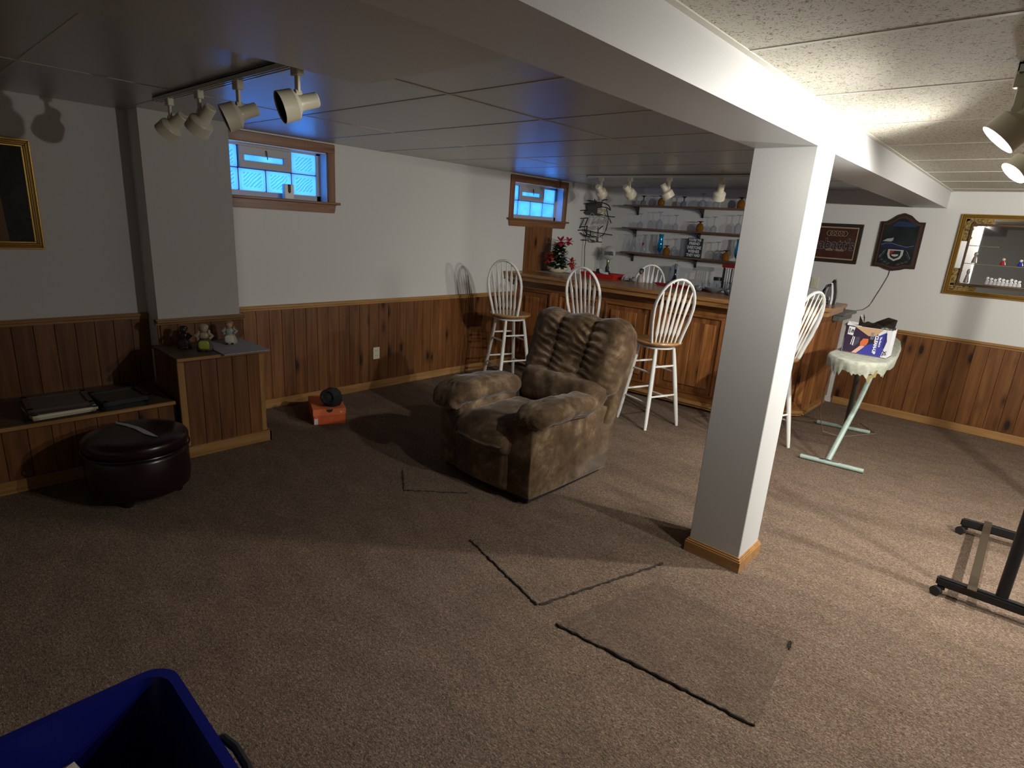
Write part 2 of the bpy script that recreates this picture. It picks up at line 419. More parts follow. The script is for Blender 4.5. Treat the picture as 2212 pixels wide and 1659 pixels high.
# planks --------------------------------------------------------------
PW = .108
def planks(parent, mt, start, end, z0, z1, face, plane, w=PW, t=.012, name='plank', zf=None):
    """face: '+X' (runs along Y) | '+Y-' (faces -Y, runs along X) ..."""
    n = max(1, round((end-start)/w)); w = (end-start)/n; cache = None
    for i in range(n):
        c = start+w*(i+.5)
        if cache is None:
            b = BM()
            g = .0003
            if face in ('+X', '-X'):
                s = t if face == '+X' else -t
                prism(b, [(-w/2+g, 0), (-w/2+g, s*.6), (-w/2+g+.0022, s), (w/2-g-.0022, s), (w/2-g, s*.6), (w/2-g, 0)], 0, z1-z0, 'Z')
                for v in b.verts: v.co.x, v.co.y = v.co.y, v.co.x
            else:
                s = t if face == '+Y' else -t
                prism(b, [(-w/2+g, 0), (-w/2+g, s*.6), (-w/2+g+.0022, s), (w/2-g-.0022, s), (w/2-g, s*.6), (w/2-g, 0)], 0, z1-z0, 'Z')
            o = fin(name, b, mt, parent, True); cache = o
        else:
            o = cache.copy(); C.objects.link(o)
        base = Vector((plane, c, z0)) if face in ('+X', '-X') else Vector((c, plane, z0))
        o.location = base-wloc(parent)
def rail(name, x0, x1, y0, y1, z0, z1, m, parent, d='+X', kind=None):
    """moulded strip: a body with a thinner lip above and below"""
    b = BM(); h = z1-z0
    if d == '+X':
        box(b, x0, x1*.55+x0*.45, y0, y1, z0, z1, .002); box(b, x0, x1, y0, y1, z0+h*.45, z1-h*.1, .004)
    else:
        box(b, x0, x1, y0*.55+y1*.45, y1, z0, z1, .002); box(b, x0, x1, y0, y1, z0+h*.45, z1-h*.1, .004)
    return fin(name, b, m, parent, kind=kind)
planks(wall_left, PINE, .75, 4.07, .06, .845, '+X', 0)
planks(wall_left, PINE, -2.6, .2, .385, .845, '+X', 0)
planks(wall_back, PINE, 3.2, XR, .06, .845, '-Y', YB)
# narrow panel under window 2
planks(wall_left, PINE, 4.185, 4.685, 1.12, 1.640, '+X', 0, w=.125)
b = rail('trim_1', 0, .03, .752, 4.07, .84, .882, TRIMY, None, kind='structure')
b = rail('trim_2', 0, .03, -2.6, .198, .84, .882, TRIMY, None, kind='structure')
b = rail('trim_3', 3.2, XR, YB-.03, YB, .84, .882, TRIMX, None, '-Y', kind='structure')
bm = BM(); box(bm, .22, .236, .19, .762, .69, .83); 
fin('trim_4', BM() if False else bm, PINEH, None, kind='structure')
planks(wall_pillar, PINE, .2, .75, .69, .825, '+X', .236)
b = rail('trim_5', .20, .275, .178, .768, .825, .865, TRIMY, None, kind='structure')
bm = BM(); box(bm, 0, .016, .76, 4.07, 0, .078, .004); box(bm, 0, .010, .76, 4.07, .076, .086, .003); fin('baseboard_left', bm, TRIMY, kind='structure')
bm = BM(); box(bm, 3.21, XR, YB-.016, YB, 0, .078, .004); box(bm, 3.21, XR, YB-.010, YB, .076, .086, .003); fin('baseboard_back', bm, TRIMX, kind='structure')

# windows --------------------------------------------------------------
GLASSW = mat('vent_frame_grey', (.40, .38, .36), .45); SILLW = mat('recess_paint', (.70, .70, .72), .3)
def window(name, Wd, yb, zb, bmat):
    y0, y1, z0, z1 = Wd
    bm = BM()                                   # painted lining of the recess
    box(bm, -.3, -.001, y0, y0+.006, z0, z1); box(bm, -.3, -.001, y1-.006, y1, z0, z1)
    box(bm, -.3, -.001, y0, y1, z1-.006, z1); box(bm, -.3, -.001, y0, y1, z0, z0+.006)
    win = fin(name, bm, SILLW, kind='structure')
    bm = BM()
    cw, ch = .066, .074
    box(bm, 0, .022, y0-cw, y0, z0-.005, z1+ch, .004); box(bm, 0, .022, y1, y1+cw, z0-.005, z1+ch, .004)
    fin('side_casing', bm, CASE_Z, win)
    bm = BM(); box(bm, 0, .024, y0-cw, y1+cw, z1, min(z1+ch, H-.004), .004); fin('head_casing', bm, CASE_Y, win)
    bm = BM(); box(bm, -.02, .055, y0-cw-.03, y1+cw+.03, z0-.012, z0+.008, .004); fin('sill', bm, CASE_Y, win)
    bm = BM(); prism(bm, [(y0-cw+.012, z0-.080), (y1+cw-.012, z0-.080), (y1+cw+.004, z0-.012), (y0-cw-.004, z0-.012)], 0, .020, 'X'); fin('apron', bm, CASE_Y, win)
    # steel frame round the blocks
    ye, ze = yb[-1], zb[-1]
    bm = BM()
    box(bm, -.15, -.10, y0, yb[0]+.002, z0, z1); box(bm, -.15, -.10, ye-.002, y1, z0, z1)
    box(bm, -.15, -.10, y0, y1, z0, zb[0]+.002); box(bm, -.15, -.10, y0, y1, ze-.002, z1)
    fin('block_frame', bm, GLASSW, win)
    bm = BM()                                   # mortar joints
    for y in yb[1:-1]: box(bm, -.145, -.112, y-.0035, y+.0035, zb[0], zb[-1] if y in (yb[1], yb[3]) else zb[1])
    box(bm, -.145, -.112, yb[0], yb[-1], zb[1]-.0035, zb[1]+.0035)
    fin('mortar_joints', bm, mat('mortar', (.10, .14, .22), .8), win)
    for (i, k) in ((0, 0), (1, 0), (2, 0), (3, 0), (0, 1), (3, 1)):
        bm = BM()
        box(bm, -.14, -.108, yb[i]+.003, yb[i+1]-.003, zb[k]+.003, zb[k+1]-.003, .010, 3)
        # one translucent shell (front sheet only keeps the block bright)
        bmesh.ops.delete(bm, geom=[f for f in bm.faces if f.calc_center_median().x < -.125], context='FACES')
        fin('glass_block', bm, bmat, win, sm=True)
    # hopper vent
    a, b_, c, d = yb[1]+.004, yb[3]-.004, zb[1]+.004, zb[2]-.002
    bm = BM(); e = .045
    box(bm, -.13, -.09, a, b_, c, c+.052, .004); box(bm, -.13, -.09, a, b_, d-.062, d, .004)
    box(bm, -.128, -.092, a+.001, a+e-.005, c+.049, d-.059); box(bm, -.128, -.092, b_-e-.02, b_-.001, c+.049, d-.059)
    vent = fin('vent_frame', bm, GLASSW, win)
    bm = BM(); box(bm, -.118, -.114, a+e-.006, b_-e-.018, c+.05, d-.06)
    fin('vent_pane', bm, BLOCK2, vent)
    bm = BM(); ym = (a+b_)/2; tube(bm, [(-.09, ym, d-.02), (-.075, ym, d-.03), (-.075, ym+.004, d-.085)], .004, 6)
    fin('vent_latch', bm, BLKM, vent)
    return win
window('window_1', W1, (.728, .943, 1.158, 1.373, 1.592), (1.768, 1.934, 2.098), BLOCK1)
window('window_2', W2, (3.955, 4.155, 4.378, 4.602, 4.826), (1.758, 1.921, 2.085), BLOCK2)

# ------------------------------------------------------------------ track lights
def head_parts(root, aim, lit=False, drop=.108, cone=172):
    aim = Vector(aim).normalized()
    b = BM(); box(b, -.026, .026, -.015, .015, -.048, 0, .003); fin('adapter', b, CREAM, root, True)
    b = BM(); box(b, -.013, .013, -.006, .006, -drop, -.045, .002)
    lathe(b, [(-.012, .014), (.012, .014)], 10, (0, 1, 0), (0, 0, -drop)); fin('stem', b, CREAM, root, True)
    px = Vector((0, 0, -drop))
    side = aim.cross(Vector((0, 0, 1)));  side = side if side.length > .05 else Vector((1, 0, 0))
    dn = side.cross(aim).normalized(); dn = -dn if dn.z > 0 else dn
    o = px+dn*.034
    SC = lambda pf: [(a*.68, r_*.68 if r_ > .001 else r_) for a, r_ in pf]
    b = BM()
    lathe(b, SC([(-.098, .0001), (-.098, .036), (-.092, .041), (-.005, .042), (.012, .047), (.032, .078), (.040, .083), (.118, .085), (.120, .0855), (.120, .0825), (.042, .078), (.030, .070), (.015, .042), (.010, .0001)]), 28, aim, o, cap=False)
    fin('lamp_housing', b, [CREAM], root, True, sm=True, ang=28)
    b = BM(); lathe(b, SC([(.014, .030), (.034, .068), (.044, .0765), (.112, .0805), (.112, .0800), (.045, .0755), (.035, .066), (.016, .029)]), 24, aim, o, cap=False)
    fin('baffle', b, mat('lamp_baffle_white', (.8, .8, .76), .5) if lit else DARK, root, True, sm=True)
    b = BM(); lathe(b, SC([(.012, .016), (.030, .018), (.055, .040), (.075, .047), (.088, .040), (.094, .0001)]), 20, aim, o, cap=False)
    fin('bulb', b, mat('lit_bulb', (1, 1, 1), .5, emit=LAMP_C, es=22) if lit else mat('unlit_bulb', (.08, .08, .08), .2), root, True, sm=True)
    if lit:
        ld = bpy.data.lights.new('bulb_light', 'SPOT'); ld.spot_size = math.radians(cone); ld.spot_blend = .55; ld.energy = LAMP_W*lit; ld.color = LAMP_C; ld.shadow_soft_size = .022
        lo = bpy.data.objects.new('bulb_light', ld); C.objects.link(lo); lo.parent = root; lo.location = o+aim*.086; lo.rotation_mode = 'QUATERNION'; lo.rotation_quaternion = Vector((0, 0, -1)).rotation_difference(aim)
def rail_obj(parent, x0, x1, y0, y1, along):
    b = BM(); z0, z1 = 2.172, 2.197
    if along == 'X':
        ym = (y0+y1)/2
        box(b, x0, x1, y0, y1, z1-.006, z1)
        for (a, c) in ((y0, y0+.005), (y1-.005, y1), (ym-.004, ym+.004)): box(b, x0, x1, a, c, z0, z1, .001)
        box(b, x0, x0+.006, y0, y1, z0, z1); box(b, x1-.006, x1, y0, y1, z0, z1)
    else:
        xm = (x0+x1)/2
        box(b, x0, x1, y0, y1, z1-.006, z1)
        for (a, c) in ((x0, x0+.005), (x1-.005, x1), (xm-.004, xm+.004)): box(b, a, c, y0, y1, z0, z1, .001)
        box(b, x0, x1, y0, y0+.006, z0, z1); box(b, x0, x1, y1-.006, y1, z0, z1)
    return fin('track_rail', b, mat('rail_enamel', (.62, .62, .60), .12, 0, .9), parent)
t = thing('track_rail', 'white track rail on the dark ceiling beside the near window', 'track rail', (1.8, .135, 2.197)); rail_obj(t, .80, 2.78, .116, .154, 'X')
t = thing('track_rail', 'thin white track rail along the ceiling above the bar', 'track rail', (1.9, 4.2, 2.197)); rail_obj(t, .82, 2.95, 4.18, 4.22, 'X')
t = thing('track_rail', 'track rail on the bright ceiling right of the beam, carrying lit heads', 'track rail', (4.452, 1.6, 2.197)); rail_obj(t, 4.432, 4.472, 1.28, 2.6, 'Y')
G = 'unlit track heads by the near window'
for x, aim, lab in ((1.00, (-.62, -.45, -.62), 'cream unlit track head furthest left, nearest the wall pillar, aimed down'),
                    (1.41, (-.66, -.30, -.78), 'second unlit track head from the wall pillar, aimed down and away'),
                    (1.855, (-.30, -.88, -.40), 'cream track head with black mouth in front of near window corner'),
                    (2.38, (-.22, -.92, -.33), 'largest cream track head with round black mouth, beside the soffit')):
    r = thing('track_light', lab, 'track light', (x, .135, 2.185), 0, G); head_parts(r, aim)
G = 'unlit track heads above the bar'
for x, aim, lab in ((1.00, (-.10, .85, -.50), 'white track head above the black neon sign'),
                    (1.345, (.05, .85, -.52), 'second white track head from the far window, above the shelf end'),
                    (1.78, (.35, .42, -.80), 'white track head leaning right in front of the top shelf'),
                    (2.29, (-.30, .42, -.82), 'white track head leaning left, near the column'),
                    (2.64, (.2, .5, -.8), 'white track head partly hidden behind the column edge')):
    r = thing('track_light', lab, 'track light', (x, 4.2, 2.185), 0, G); head_parts(r, aim)
r = thing('track_light', 'glowing track head with bright bulb aimed at the column', 'track light', (4.452, 1.33, 2.185), 0, 'lit track heads'); head_parts(r, (-.64, -.14, -.76), 1.2)
r = thing('track_light', 'lower glowing track head at the right edge with bright round mouth', 'track light', (4.452, 2.28, 2.185), 0, 'lit track heads'); head_parts(r, (-.60, -.30, -.74), 2.8)
t = thing('track_rail', 'added unseen track rail on the bright ceiling beyond the right edge', 'track rail', (5.9, 2.2, 2.197)); rail_obj(t, 5.88, 5.92, .0, 4.2, 'Y')  # unseen rail, added to carry the fill heads
for y, aim, e_, cn, lab in ((1.75, (-.40, -.10, -.91), 3.6, 118, 'added unseen fill track head beyond the right edge, nearest the camera'), (2.3, (-.50, .66, -.56), 4.6, 122, 'middle added unseen fill track head beyond the right edge'), (3.4, (-.50, .52, -.70), 3.0, 150, 'added unseen fill track head beyond the right edge, nearest the back wall')):
    r = thing('track_light', lab, 'track light', (5.9, y, 2.185), 0, 'lit track heads'); head_parts(r, aim, e_, cone=cn)  # out-of-view heads added to brighten the bar and back wall

# ------------------------------------------------------------------ bench and chest built against the left wall
bench = thing('bench', 'low pine plank bench along the left wall, below the gold frame', 'bench', (.33, -1.2, 0))
bm = BM(); box(bm, .014, .626, -2.6, .135, .372, .395, .002); fin('bench_top', bm, TOPW, bench)
bm = BM(); box(bm, .624, .640, -2.6, .136, .372, .396, .003); fin('edge_strip', bm, TRIMY, bench)
bm = BM(); box(bm, .014, .60, -2.6, .14, 0, .372); fin('bench_body', bm, PINEH, bench)
planks(bench, PINE, -2.6, .145, .0, .372, '+X', .60)
bm = BM(); box(bm, .612, .628, -2.6, .16, 0, .078, .004); fin('base_trim', bm, TRIMY, bench)
chest = thing('chest', 'tall pine plank box with ledge top under the wall pillar', 'built-in box', (.45, .43, 0))
bm = BM(); box(bm, .24, .670, .16, .70, 0, .672); fin('chest_body', bm, PINEH, chest)
planks(chest, PINE, .19, .69, .0, .672, '+X', .67)
planks(chest, PINE, .24, .66, .395, .672, '-Y', .16)
bm = BM(); box(bm, .237, .716, .138, .728, .672, .692, .002); fin('chest_top', bm, TOPW, chest)
bm = BM(); box(bm, .714, .730, .136, .730, .671, .693, .004); fin('edge_strip', bm, TRIMY, chest)
for (q0, q1) in ((.148, .190), (.672, .706)):
    bm = BM(); box(bm, .67, .686, q0, q1, .08, .672, .003); fin('corner_trim', bm, TRIMZ, chest)
bm = BM(); box(bm, .68, .700, .150, .735, 0, .078, .004); box(bm, .24, .70, .715, .735, 0, .078, .004); fin('base_trim', bm, TRIMY, chest)
bm = BM(); box(bm, .24, .67, .70, .712, 0, .672, .002); fin('end_panel', bm, PINE, chest)

# grey boards on the chest
for (a, b_, c, d, z, lab) in ((.30, .585, .42, .71, .692, 'grey fibre board lying at back of chest ledge under the white figurine'), (.585, .775, .41, .715, .692, 'grey fibre board overhanging the front edge of the chest ledge')):
    bm = BM(); box(bm, a, b_-.003, c, d, z, z+.008, .001)
    tag(fin('board', bm, noisy('grey_board', (.30, .29, .31), (.40, .38, .40), 60, .7, .1), None), lab, 'board', 'grey boards on the chest')

# ------------------------------------------------------------------ figurines
def figurine(loc, sc_, lab, cols, rz):
    r = thing('figurine', lab, 'figurine', loc, rz, 'figurines on the chest ledge')
    skin, coat, skirt, apron, hair = [mat('fig_paint', c, .35) for c in cols]
    b = BM(); lathe(b, [(0, .040), (.008, .046), (.03, .044), (.07, .028), (.078, .02)], 18); 
    for v in b.verts: v.co *= sc_
    fin('skirt', b, skirt, r, True, sm=True)
    b = BM(); pillow(b, -.03, .03, -.046, -.028, .012, .066, .6, 14, 8)
    for v in b.verts: v.co *= sc_
    fin('apron', b, apron, r, True, sm=True)
    b = BM(); pillow(b, -.026, .026, -.02, .02, .066, .112, .8, 14, 10)
    for s in (-1, 1): tube(b, [(s*.022, 0, .104), (s*.044, -.006, .088), (s*.030, -.026, .074)], [.012, .011, .008], 8)
    for v in b.verts: v.co *= sc_
    fin('torso', b, coat, r, True, sm=True)
    b = BM(); pillow(b, -.022, .022, -.022, .02, .108, .152, 1, 16, 12)
    lathe(b, [(0, .004), (.007, .002)], 6, (0, -1, 0), (0, -.021, .128))
    for v in b.verts: v.co *= sc_
    fin('head', b, skin, r, True, sm=True)
    b = BM(); pillow(b, -.027, .027, -.014, .027, .122, .160, .9, 14, 8)
    if sc_ > 1:
        for s in (-1, 1): pillow(b, s*.027-.008, s*.027+.008, -.004, .012, .100, .126, 1, 8, 6)
    for v in b.verts: v.co *= sc_
    fin('hair', b, hair, r, True, sm=True)
    b = BM()
    for s in (-1, 1): pillow(b, s*.016-.010, s*.016+.010, -.05, -.02, 0, .014, .8, 10, 6)
    for v in b.verts: v.co *= sc_
    fin('shoes', b, mat('fig_shoe', (.02, .015, .012), .4), r, True, sm=True)
figurine((.46, .575, .700), 1.02, 'white and blue china girl figurine on grey board, rightmost on ledge', ((.55, .38, .24), (.42, .46, .46), (.45, .42, .38), (.74, .72, .58), (.38, .20, .08)), math.radians(62))
figurine((.55, .372, .692), 1.12, 'beige china figurine with green apron, middle of the ledge', ((.48, .32, .22), (.44, .36, .24), (.10, .07, .05), (.34, .42, .06), (.44, .33, .24)), math.radians(62))
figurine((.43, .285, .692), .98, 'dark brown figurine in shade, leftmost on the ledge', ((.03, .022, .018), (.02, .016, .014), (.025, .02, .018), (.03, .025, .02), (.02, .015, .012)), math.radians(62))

# ------------------------------------------------------------------ frames on the bench
def flat_frame(cx, cy, z, lx, ly, t, rz, lab, col, col2, grp):
    r = thing('picture_frame', lab, 'picture frame', (cx, cy, z), rz, grp)
    m1 = mat('frame_finish', col, .4); b = BM(); f = .028
    box(b, -lx/2, lx/2, -ly/2, -ly/2+f, 0, t, .002); box(b, -lx/2, lx/2, ly/2-f, ly/2, 0, t, .002)
    box(b, -lx/2, -lx/2+f, -ly/2, ly/2, 0, t, .002); box(b, lx/2-f, lx/2, -ly/2, ly/2, 0, t, .002)
    fin('frame', b, m1, r, True)
    b = BM(); box(b, -lx/2+f, lx/2-f, -ly/2+f, ly/2-f, .001, t*.6); fin('picture', b, mat('frame_back', col2, .5), r, True)
g = 'stacked frames on the bench'
F = [(.013, (.05, .03, .02), (.03, .02, .015), 'dark brown frame at bottom of left stack on bench'),
     (.013, (.55, .50, .36), (.3, .25, .15), 'cream edged frame, second from bottom of left stack on bench'),
     (.017, (.70, .66, .48), (.3, .3, .25), 'pale yellow edged frame in middle of left stack on bench'),
     (.015, (.03, .025, .02), (.03, .03, .03), 'black frame just above the pale yellow one on the bench'),
     (.020, (.08, .06, .045), (.11, .095, .07), 'brown frame on top of the left stack on the bench')]
z = .395
for i, (t_, c1, c2, lab) in enumerate(F):
    flat_frame(.475+.006*(i % 3), -.448+.008*((i*7) % 3-1), z, .29, .31-.010*(i % 2), t_, .05*((i*3) % 4-1.5)*.6, lab, c1, c2, g); z += t_
flat_frame(.49, -.135, .395, .27, .25, .028, -.06, 'black lower frame of the right stack on the bench', (.012, .012, .014), (.02, .02, .02), g)
flat_frame(.475, -.130, .423, .28, .27, .030, .07, 'black ornate frame on top of the right stack on the bench', (.018, .018, .022), (.05, .042, .03), g)

# ------------------------------------------------------------------ ottoman
ot = thing('ottoman', 'round dark burgundy leather ottoman in front of the bench', 'ottoman', (1.02, -.20, 0))
LEATH = mat('burgundy_leather', (.014, .004, .006), .28)
b = BM(); lathe(b, [(.045, .0001), (.045, .235), (.06, .252), (.11, .260), (.26, .258), (.278, .250), (.284, .236), (.284, .0001)], 48, (0, 0, 1), (1.02, -.2, 0), cap=False); fin('ottoman_base', b, LEATH, ot, sm=True, ang=60)
b = BM(); lathe(b, [(.288, .0001), (.288, .238), (.296, .254), (.318, .262), (.345, .262), (.358, .254), (.372, .230), (.380, .18), (.382, .08), (.3815, .0001)], 48, (0, 0, 1), (1.02, -.2, 0), cap=False); fin('lid', b, LEATH, ot, sm=True, ang=60)
b = BM()
ring = [(1.02+.2635*math.cos(a), -.2+.2635*math.sin(a), .292) for a in [2*PI*i/48 for i in range(48)]]
tube(b, ring, .005, 8, closed=True); fin('piping', b, LEATH, ot, sm=True)
for a in (.6, 2.2, 3.8, 5.3):
    b = BM(); lathe(b, [(0, .018), (.006, .024), (.046, .028)], 14, (0, 0, 1), (1.02+.19*math.cos(a-1.2), -.2+.19*math.sin(a-1.2), 0)); fin('foot', b, BLACK, ot, sm=True)
b = BM()
prism(b, [(.819, -.248), (.90, -.202), (.988, -.171), (1.10, -.152), (1.20, -.139), (1.179, -.158), (1.117, -.182), (1.004, -.197), (.924, -.222), (.858, -.250)], .3835, .3860)
tag(fin('paper_strip', b, mat('torn_paper', (.42, .42, .42), .8)), 'torn strip of pale grey paper lying on the ottoman lid', 'paper')

# ------------------------------------------------------------------ left gold framed mirror, its reflection painted in flat colours
left_mirror = thing('framed_mirror', 'gold framed mirror with painted dark reflection, cut by the left photo edge', 'picture', (0, -.9, 1.63))
def gold_frame(parent, pl_, rect, wdt, m1, m2, side):
    a0, a1, z0, z1 = rect
    def bx(b, p, q, r_, s, d0, d1, bv=.002):
        if side == 'X': box(b, pl_+d0, pl_+d1, p, q, r_, s, bv)
        else: box(b, p, q, pl_-d1, pl_-d0, r_, s, bv)
    def ring_(e0, e1, d0, d1, m):
        b = BM()
        bx(b, a0+e0, a1-e0, z0+e0, z0+e1, d0, d1); bx(b, a0+e0, a1-e0, z1-e1, z1-e0, d0, d1)
        bx(b, a0+e0, a0+e1, z0+e1, z1-e1, d0, d1); bx(b, a1-e1, a1-e0, z0+e1, z1-e1, d0, d1)
        fin('frame', b, m, parent)
    ring_(0, wdt*.2, .002, .026, m1); ring_(wdt*.2, wdt*.38, .002, .018, m2); ring_(wdt*.38, wdt*.5, .002, .026, m1)
    ring_(wdt*.5, wdt*.78, .002, .020, m2); ring_(wdt*.78, wdt*1.0, .002, .016, m1)
gold_frame(left_mirror, 0, (-1.35, -.326, 1.313, 1.946), .044, GOLD, GOLDD, 'X')
b = BM(); box(b, .003, .010, -1.31, -.368, 1.355, 1.904); fin('painted_mirror_pane', b, noisy('painted_dark_reflection', (.006, .008, .011), (.018, .020, .026), 5, .12, 0), left_mirror)  # dark room reflected in the mirror, put into the pane's colour
b = BM(); prism(b, [(-.80, 1.357), (-.487, 1.357), (-.497, 1.60), (-.508, 1.78), (-.80, 1.78)], .010, .0108, 'X'); fin('painted_reflection_strip', b, mat('painted_brown_reflection', (.11, .055, .018), .2), left_mirror)  # reflected door edge painted as a brown strip

# ------------------------------------------------------------------ outlets
def outlet(c, face, lab, two=True):
    r = thing('wall_outlet', lab, 'outlet', c)
    x, y, z = c; b = BM()
    if face == 'X':
        box(b, x, x+.007, y-.036, y+.036, z-.058, z+.058, .002); fin('cover_plate', b, IVORY, r)
        for s in (-.024, .024):
            b = BM(); box(b, x+.006, x+.0085, y-.018, y+.018, z+s-.016, z+s+.016, .003); q = fin('receptacle', b, IVORY, r)
            b = BM(); box(b, x+.008, x+.009, y-.009, y-.006, z+s-.006, z+s+.008); box(b, x+.008, x+.009, y+.006, y+.009, z+s-.006, z+s+.008); fin('slots', b, BLACK, q)
    else:
        box(b, x-.036, x+.036, y-.007, y, z-.058, z+.058, .002); fin('cover_plate', b, IVORY, r)
        b = BM(); box(b, x-.016, x+.016, y-.0095, y-.006, z-.034, z+.034, .003); fin('receptacle', b, IVORY, r)
outlet((.012, 2.111, .358), 'X', 'ivory double outlet set in the pine planks of the left wall')
outlet((.875, YB, 1.225), 'Y', 'ivory outlet on the wall below the bar shelves')
outlet((2.80, YB, 1.25), 'Y', 'ivory outlet low on the back wall right behind the column')

# motion sensor on sill of window 1
r = thing('sensor', 'small white box with dark slot standing on the near window sill', 'sensor', (-.02, 1.30, 1.728))
b = BM(); box(b, -.06, -.015, 1.262, 1.342, 1.728, 1.842, .006, 2); fin('sensor_body', b, WHITE, r)
b = BM(); prism(b, [(1.290, 1.842), (1.314, 1.842), (1.314, 1.785), (1.306, 1.773), (1.298, 1.773), (1.290, 1.785)], -.0155, -.0135, 'X'); fin('slot', b, DARK, r)

# ------------------------------------------------------------------ shoe box and black cap
sb = thing('shoe_box', 'orange cardboard shoe box on the carpet by the left wall', 'box', (.474, 1.308, 0), math.radians(156.8))
ORG = noisy('orange_cardboard', (.62, .105, .025), (.68, .13, .035), 30, .6, 0)
b = BM(); box(b, -.192, .192, -.122, .122, 0, .125, .001); fin('box_body', b, ORG, sb, True)
b = BM()
box(b, -.196, .196, -.127, .127, .125, .130)
box(b, -.196, .196, -.127, -.124, .078, .126); box(b, -.196, .196, .124, .127, .078, .126)
box(b, .193, .196, -.127, .127, .078, .126)
prism(b, [(-.127, .126), (-.127, .100), (-.120, .082), (-.108, .076), (.127, .076), (.127, .126)], -.1965, -.193, 'X')
fin('lid', b, mat('orange_lid', (.72, .17, .06), .55), sb, True)
b = BM(); prism(b, [(-.026*math.cos(a), .127-.026*math.sin(a)) for a in [PI*i/10 for i in range(11)]], -.1975, -.1955, 'X'); fin('thumb_notch', b, DARK, sb, True)
b = BM(); prism(b, [(-.078, .112), (-.084, .098), (-.080, .091), (-.098, .098), (-.116, .112), (-.094, .102)], -.1975, -.1955, 'X')
fin('logo', b, mat('pale_orange_print', (.90, .45, .28), .5), sb, True)
b = BM(); box(b, -.1935, -.1915, .090, .118, .004, .052); fin('barcode_label', b, mat('label_white', (.6, .58, .55), .6), sb, True)
cp = thing('cap', 'black knit cap with dark opening resting on the orange shoe box', 'cap', (.56, 1.295, .130))
KNIT = noisy('black_knit', (.005, .005, .006), (.016, .017, .02), 200, .9, .5)
def capf(P, v): return P+Vector((.0, 0, 0))+Vector(noise.noise_vector(P*14))*.008
b = BM(); lathe(b, [(0, .0001), (0, .055), (.012, .072), (.04, .082), (.075, .080), (.11, .066), (.135, .040), (.145, .0001)], 24, (.10, .05, .99), (.56, 1.30, .132), cap=False)
for v in b.verts: v.co += Vector(noise.noise_vector(v.co*13))*.012
fin('crown', b, KNIT, cp, sm=True, ang=80)
b = BM(); ax = Vector((.62, -.70, .25)).normalized(); q = frame_axis(ax); o = Vector((.565, 1.295, .198))+ax*.074
tube(b, [o+q @ Vector((.055*math.cos(a), .048*math.sin(a), 0)) for a in [2*PI*i/24 for i in range(24)]], .012, 8, closed=True); fin('rim', b, KNIT, cp, sm=True)
b = BM(); lathe(b, [(0, .052), (.006, .0001)], 20, tuple(ax), tuple(o-ax*.004), cap=False); fin('opening', b, DARK, cp, sm=True)

# ------------------------------------------------------------------ recliner
rc = thing('recliner', 'brown microsuede recliner chair standing alone on the carpet', 'armchair', (2.24, 1.85, 0))
def nz(P, s, a): return Vector(noise.noise_vector(P*s))*a
def side_panel(x0, x1, nm):
    b = BM(); pts = []
    prof = [(1.385, .05), (1.375, .30), (1.385, .515), (1.62, .520), (1.95, .515), (2.16, .50), (2.24, .44), (2.275, .34), (2.275, .24), (2.235, .12), (2.20, .045)]
    prism(b, prof, x0, x1, 'X')
    bmesh.ops.bevel(b, geom=list(b.edges), offset=.012, segments=2, affect='EDGES', profile=.5)
    bmesh.ops.subdivide_edges(b, edges=[e for e in b.edges if e.calc_length() > .08], cuts=2, use_grid_fill=True)
    for v in b.verts: v.co += nz(v.co, 5, .006)
    return fin(nm, b, SUEDE, rc, sm=True, ang=60)
side_panel(2.455, 2.650, 'arm_panel'); side_panel(1.835, 2.02, 'arm_panel')
def armf(P, q):
    k = max(0, min(1, (1.60-P.y)/.20)); side = max(0, -q.y)
    P = P+Vector((0, 0, .008*math.sin((P.y-1.4)*8)-.030*max(0, (1.43-P.y)/.1)**2))
    w_ = math.sin(P.x*120+P.z*90+5*noise.noise(P*9))*k
    P.z += .006*w_*(.4+abs(q.z)); P.y += .006*w_*side
    return P+nz(P, 8, .012)+nz(P, 22, .004)
b = BM(); cushion(b, 2.485, 2.705, 1.375, 2.00, .500, .622, .058, .014, (.01, .015, .014), armf); fin('arm_pillow', b, SUEDE, rc, sm=True, ang=180)
b = BM(); cushion(b, 1.800, 2.060, 1.310, 1.96, .495, .625, .062, .014, (.01, .015, .014), armf); fin('arm_pillow', b, SUEDE, rc, sm=True, ang=180)
def seatf(P, q):
    if P.y < 1.47: P.z -= (1.47-P.y)**2*1.6*(1 if q.z > 0 else .3)
    return P+nz(P, 5, .012)+nz(P, 20, .003)
b = BM(); cushion(b, 1.985, 2.500, 1.335, 2.00, .27, .460, .075, .02, (0, .03, .022), seatf); fin('seat_cushion', b, SUEDE, rc, sm=True, ang=180)
def footf(P, q): return P+nz(P, 6, .008)
b = BM(); cushion(b, 2.015, 2.475, 1.355, 1.50, .045, .315, .035, .02, (0, .02, 0), footf); fin('footrest', b, SUEDE, rc, sm=True, ang=180)
LEAN = math.radians(-21)
def lean(P, y0, z0):
    d = Vector((P.x, P.y-y0, P.z-z0)); c, s = math.cos(LEAN), math.sin(LEAN)
    return Vector((d.x, y0+d.y*c-d.z*s, z0+d.y*s+d.z*c))
XC = 2.30
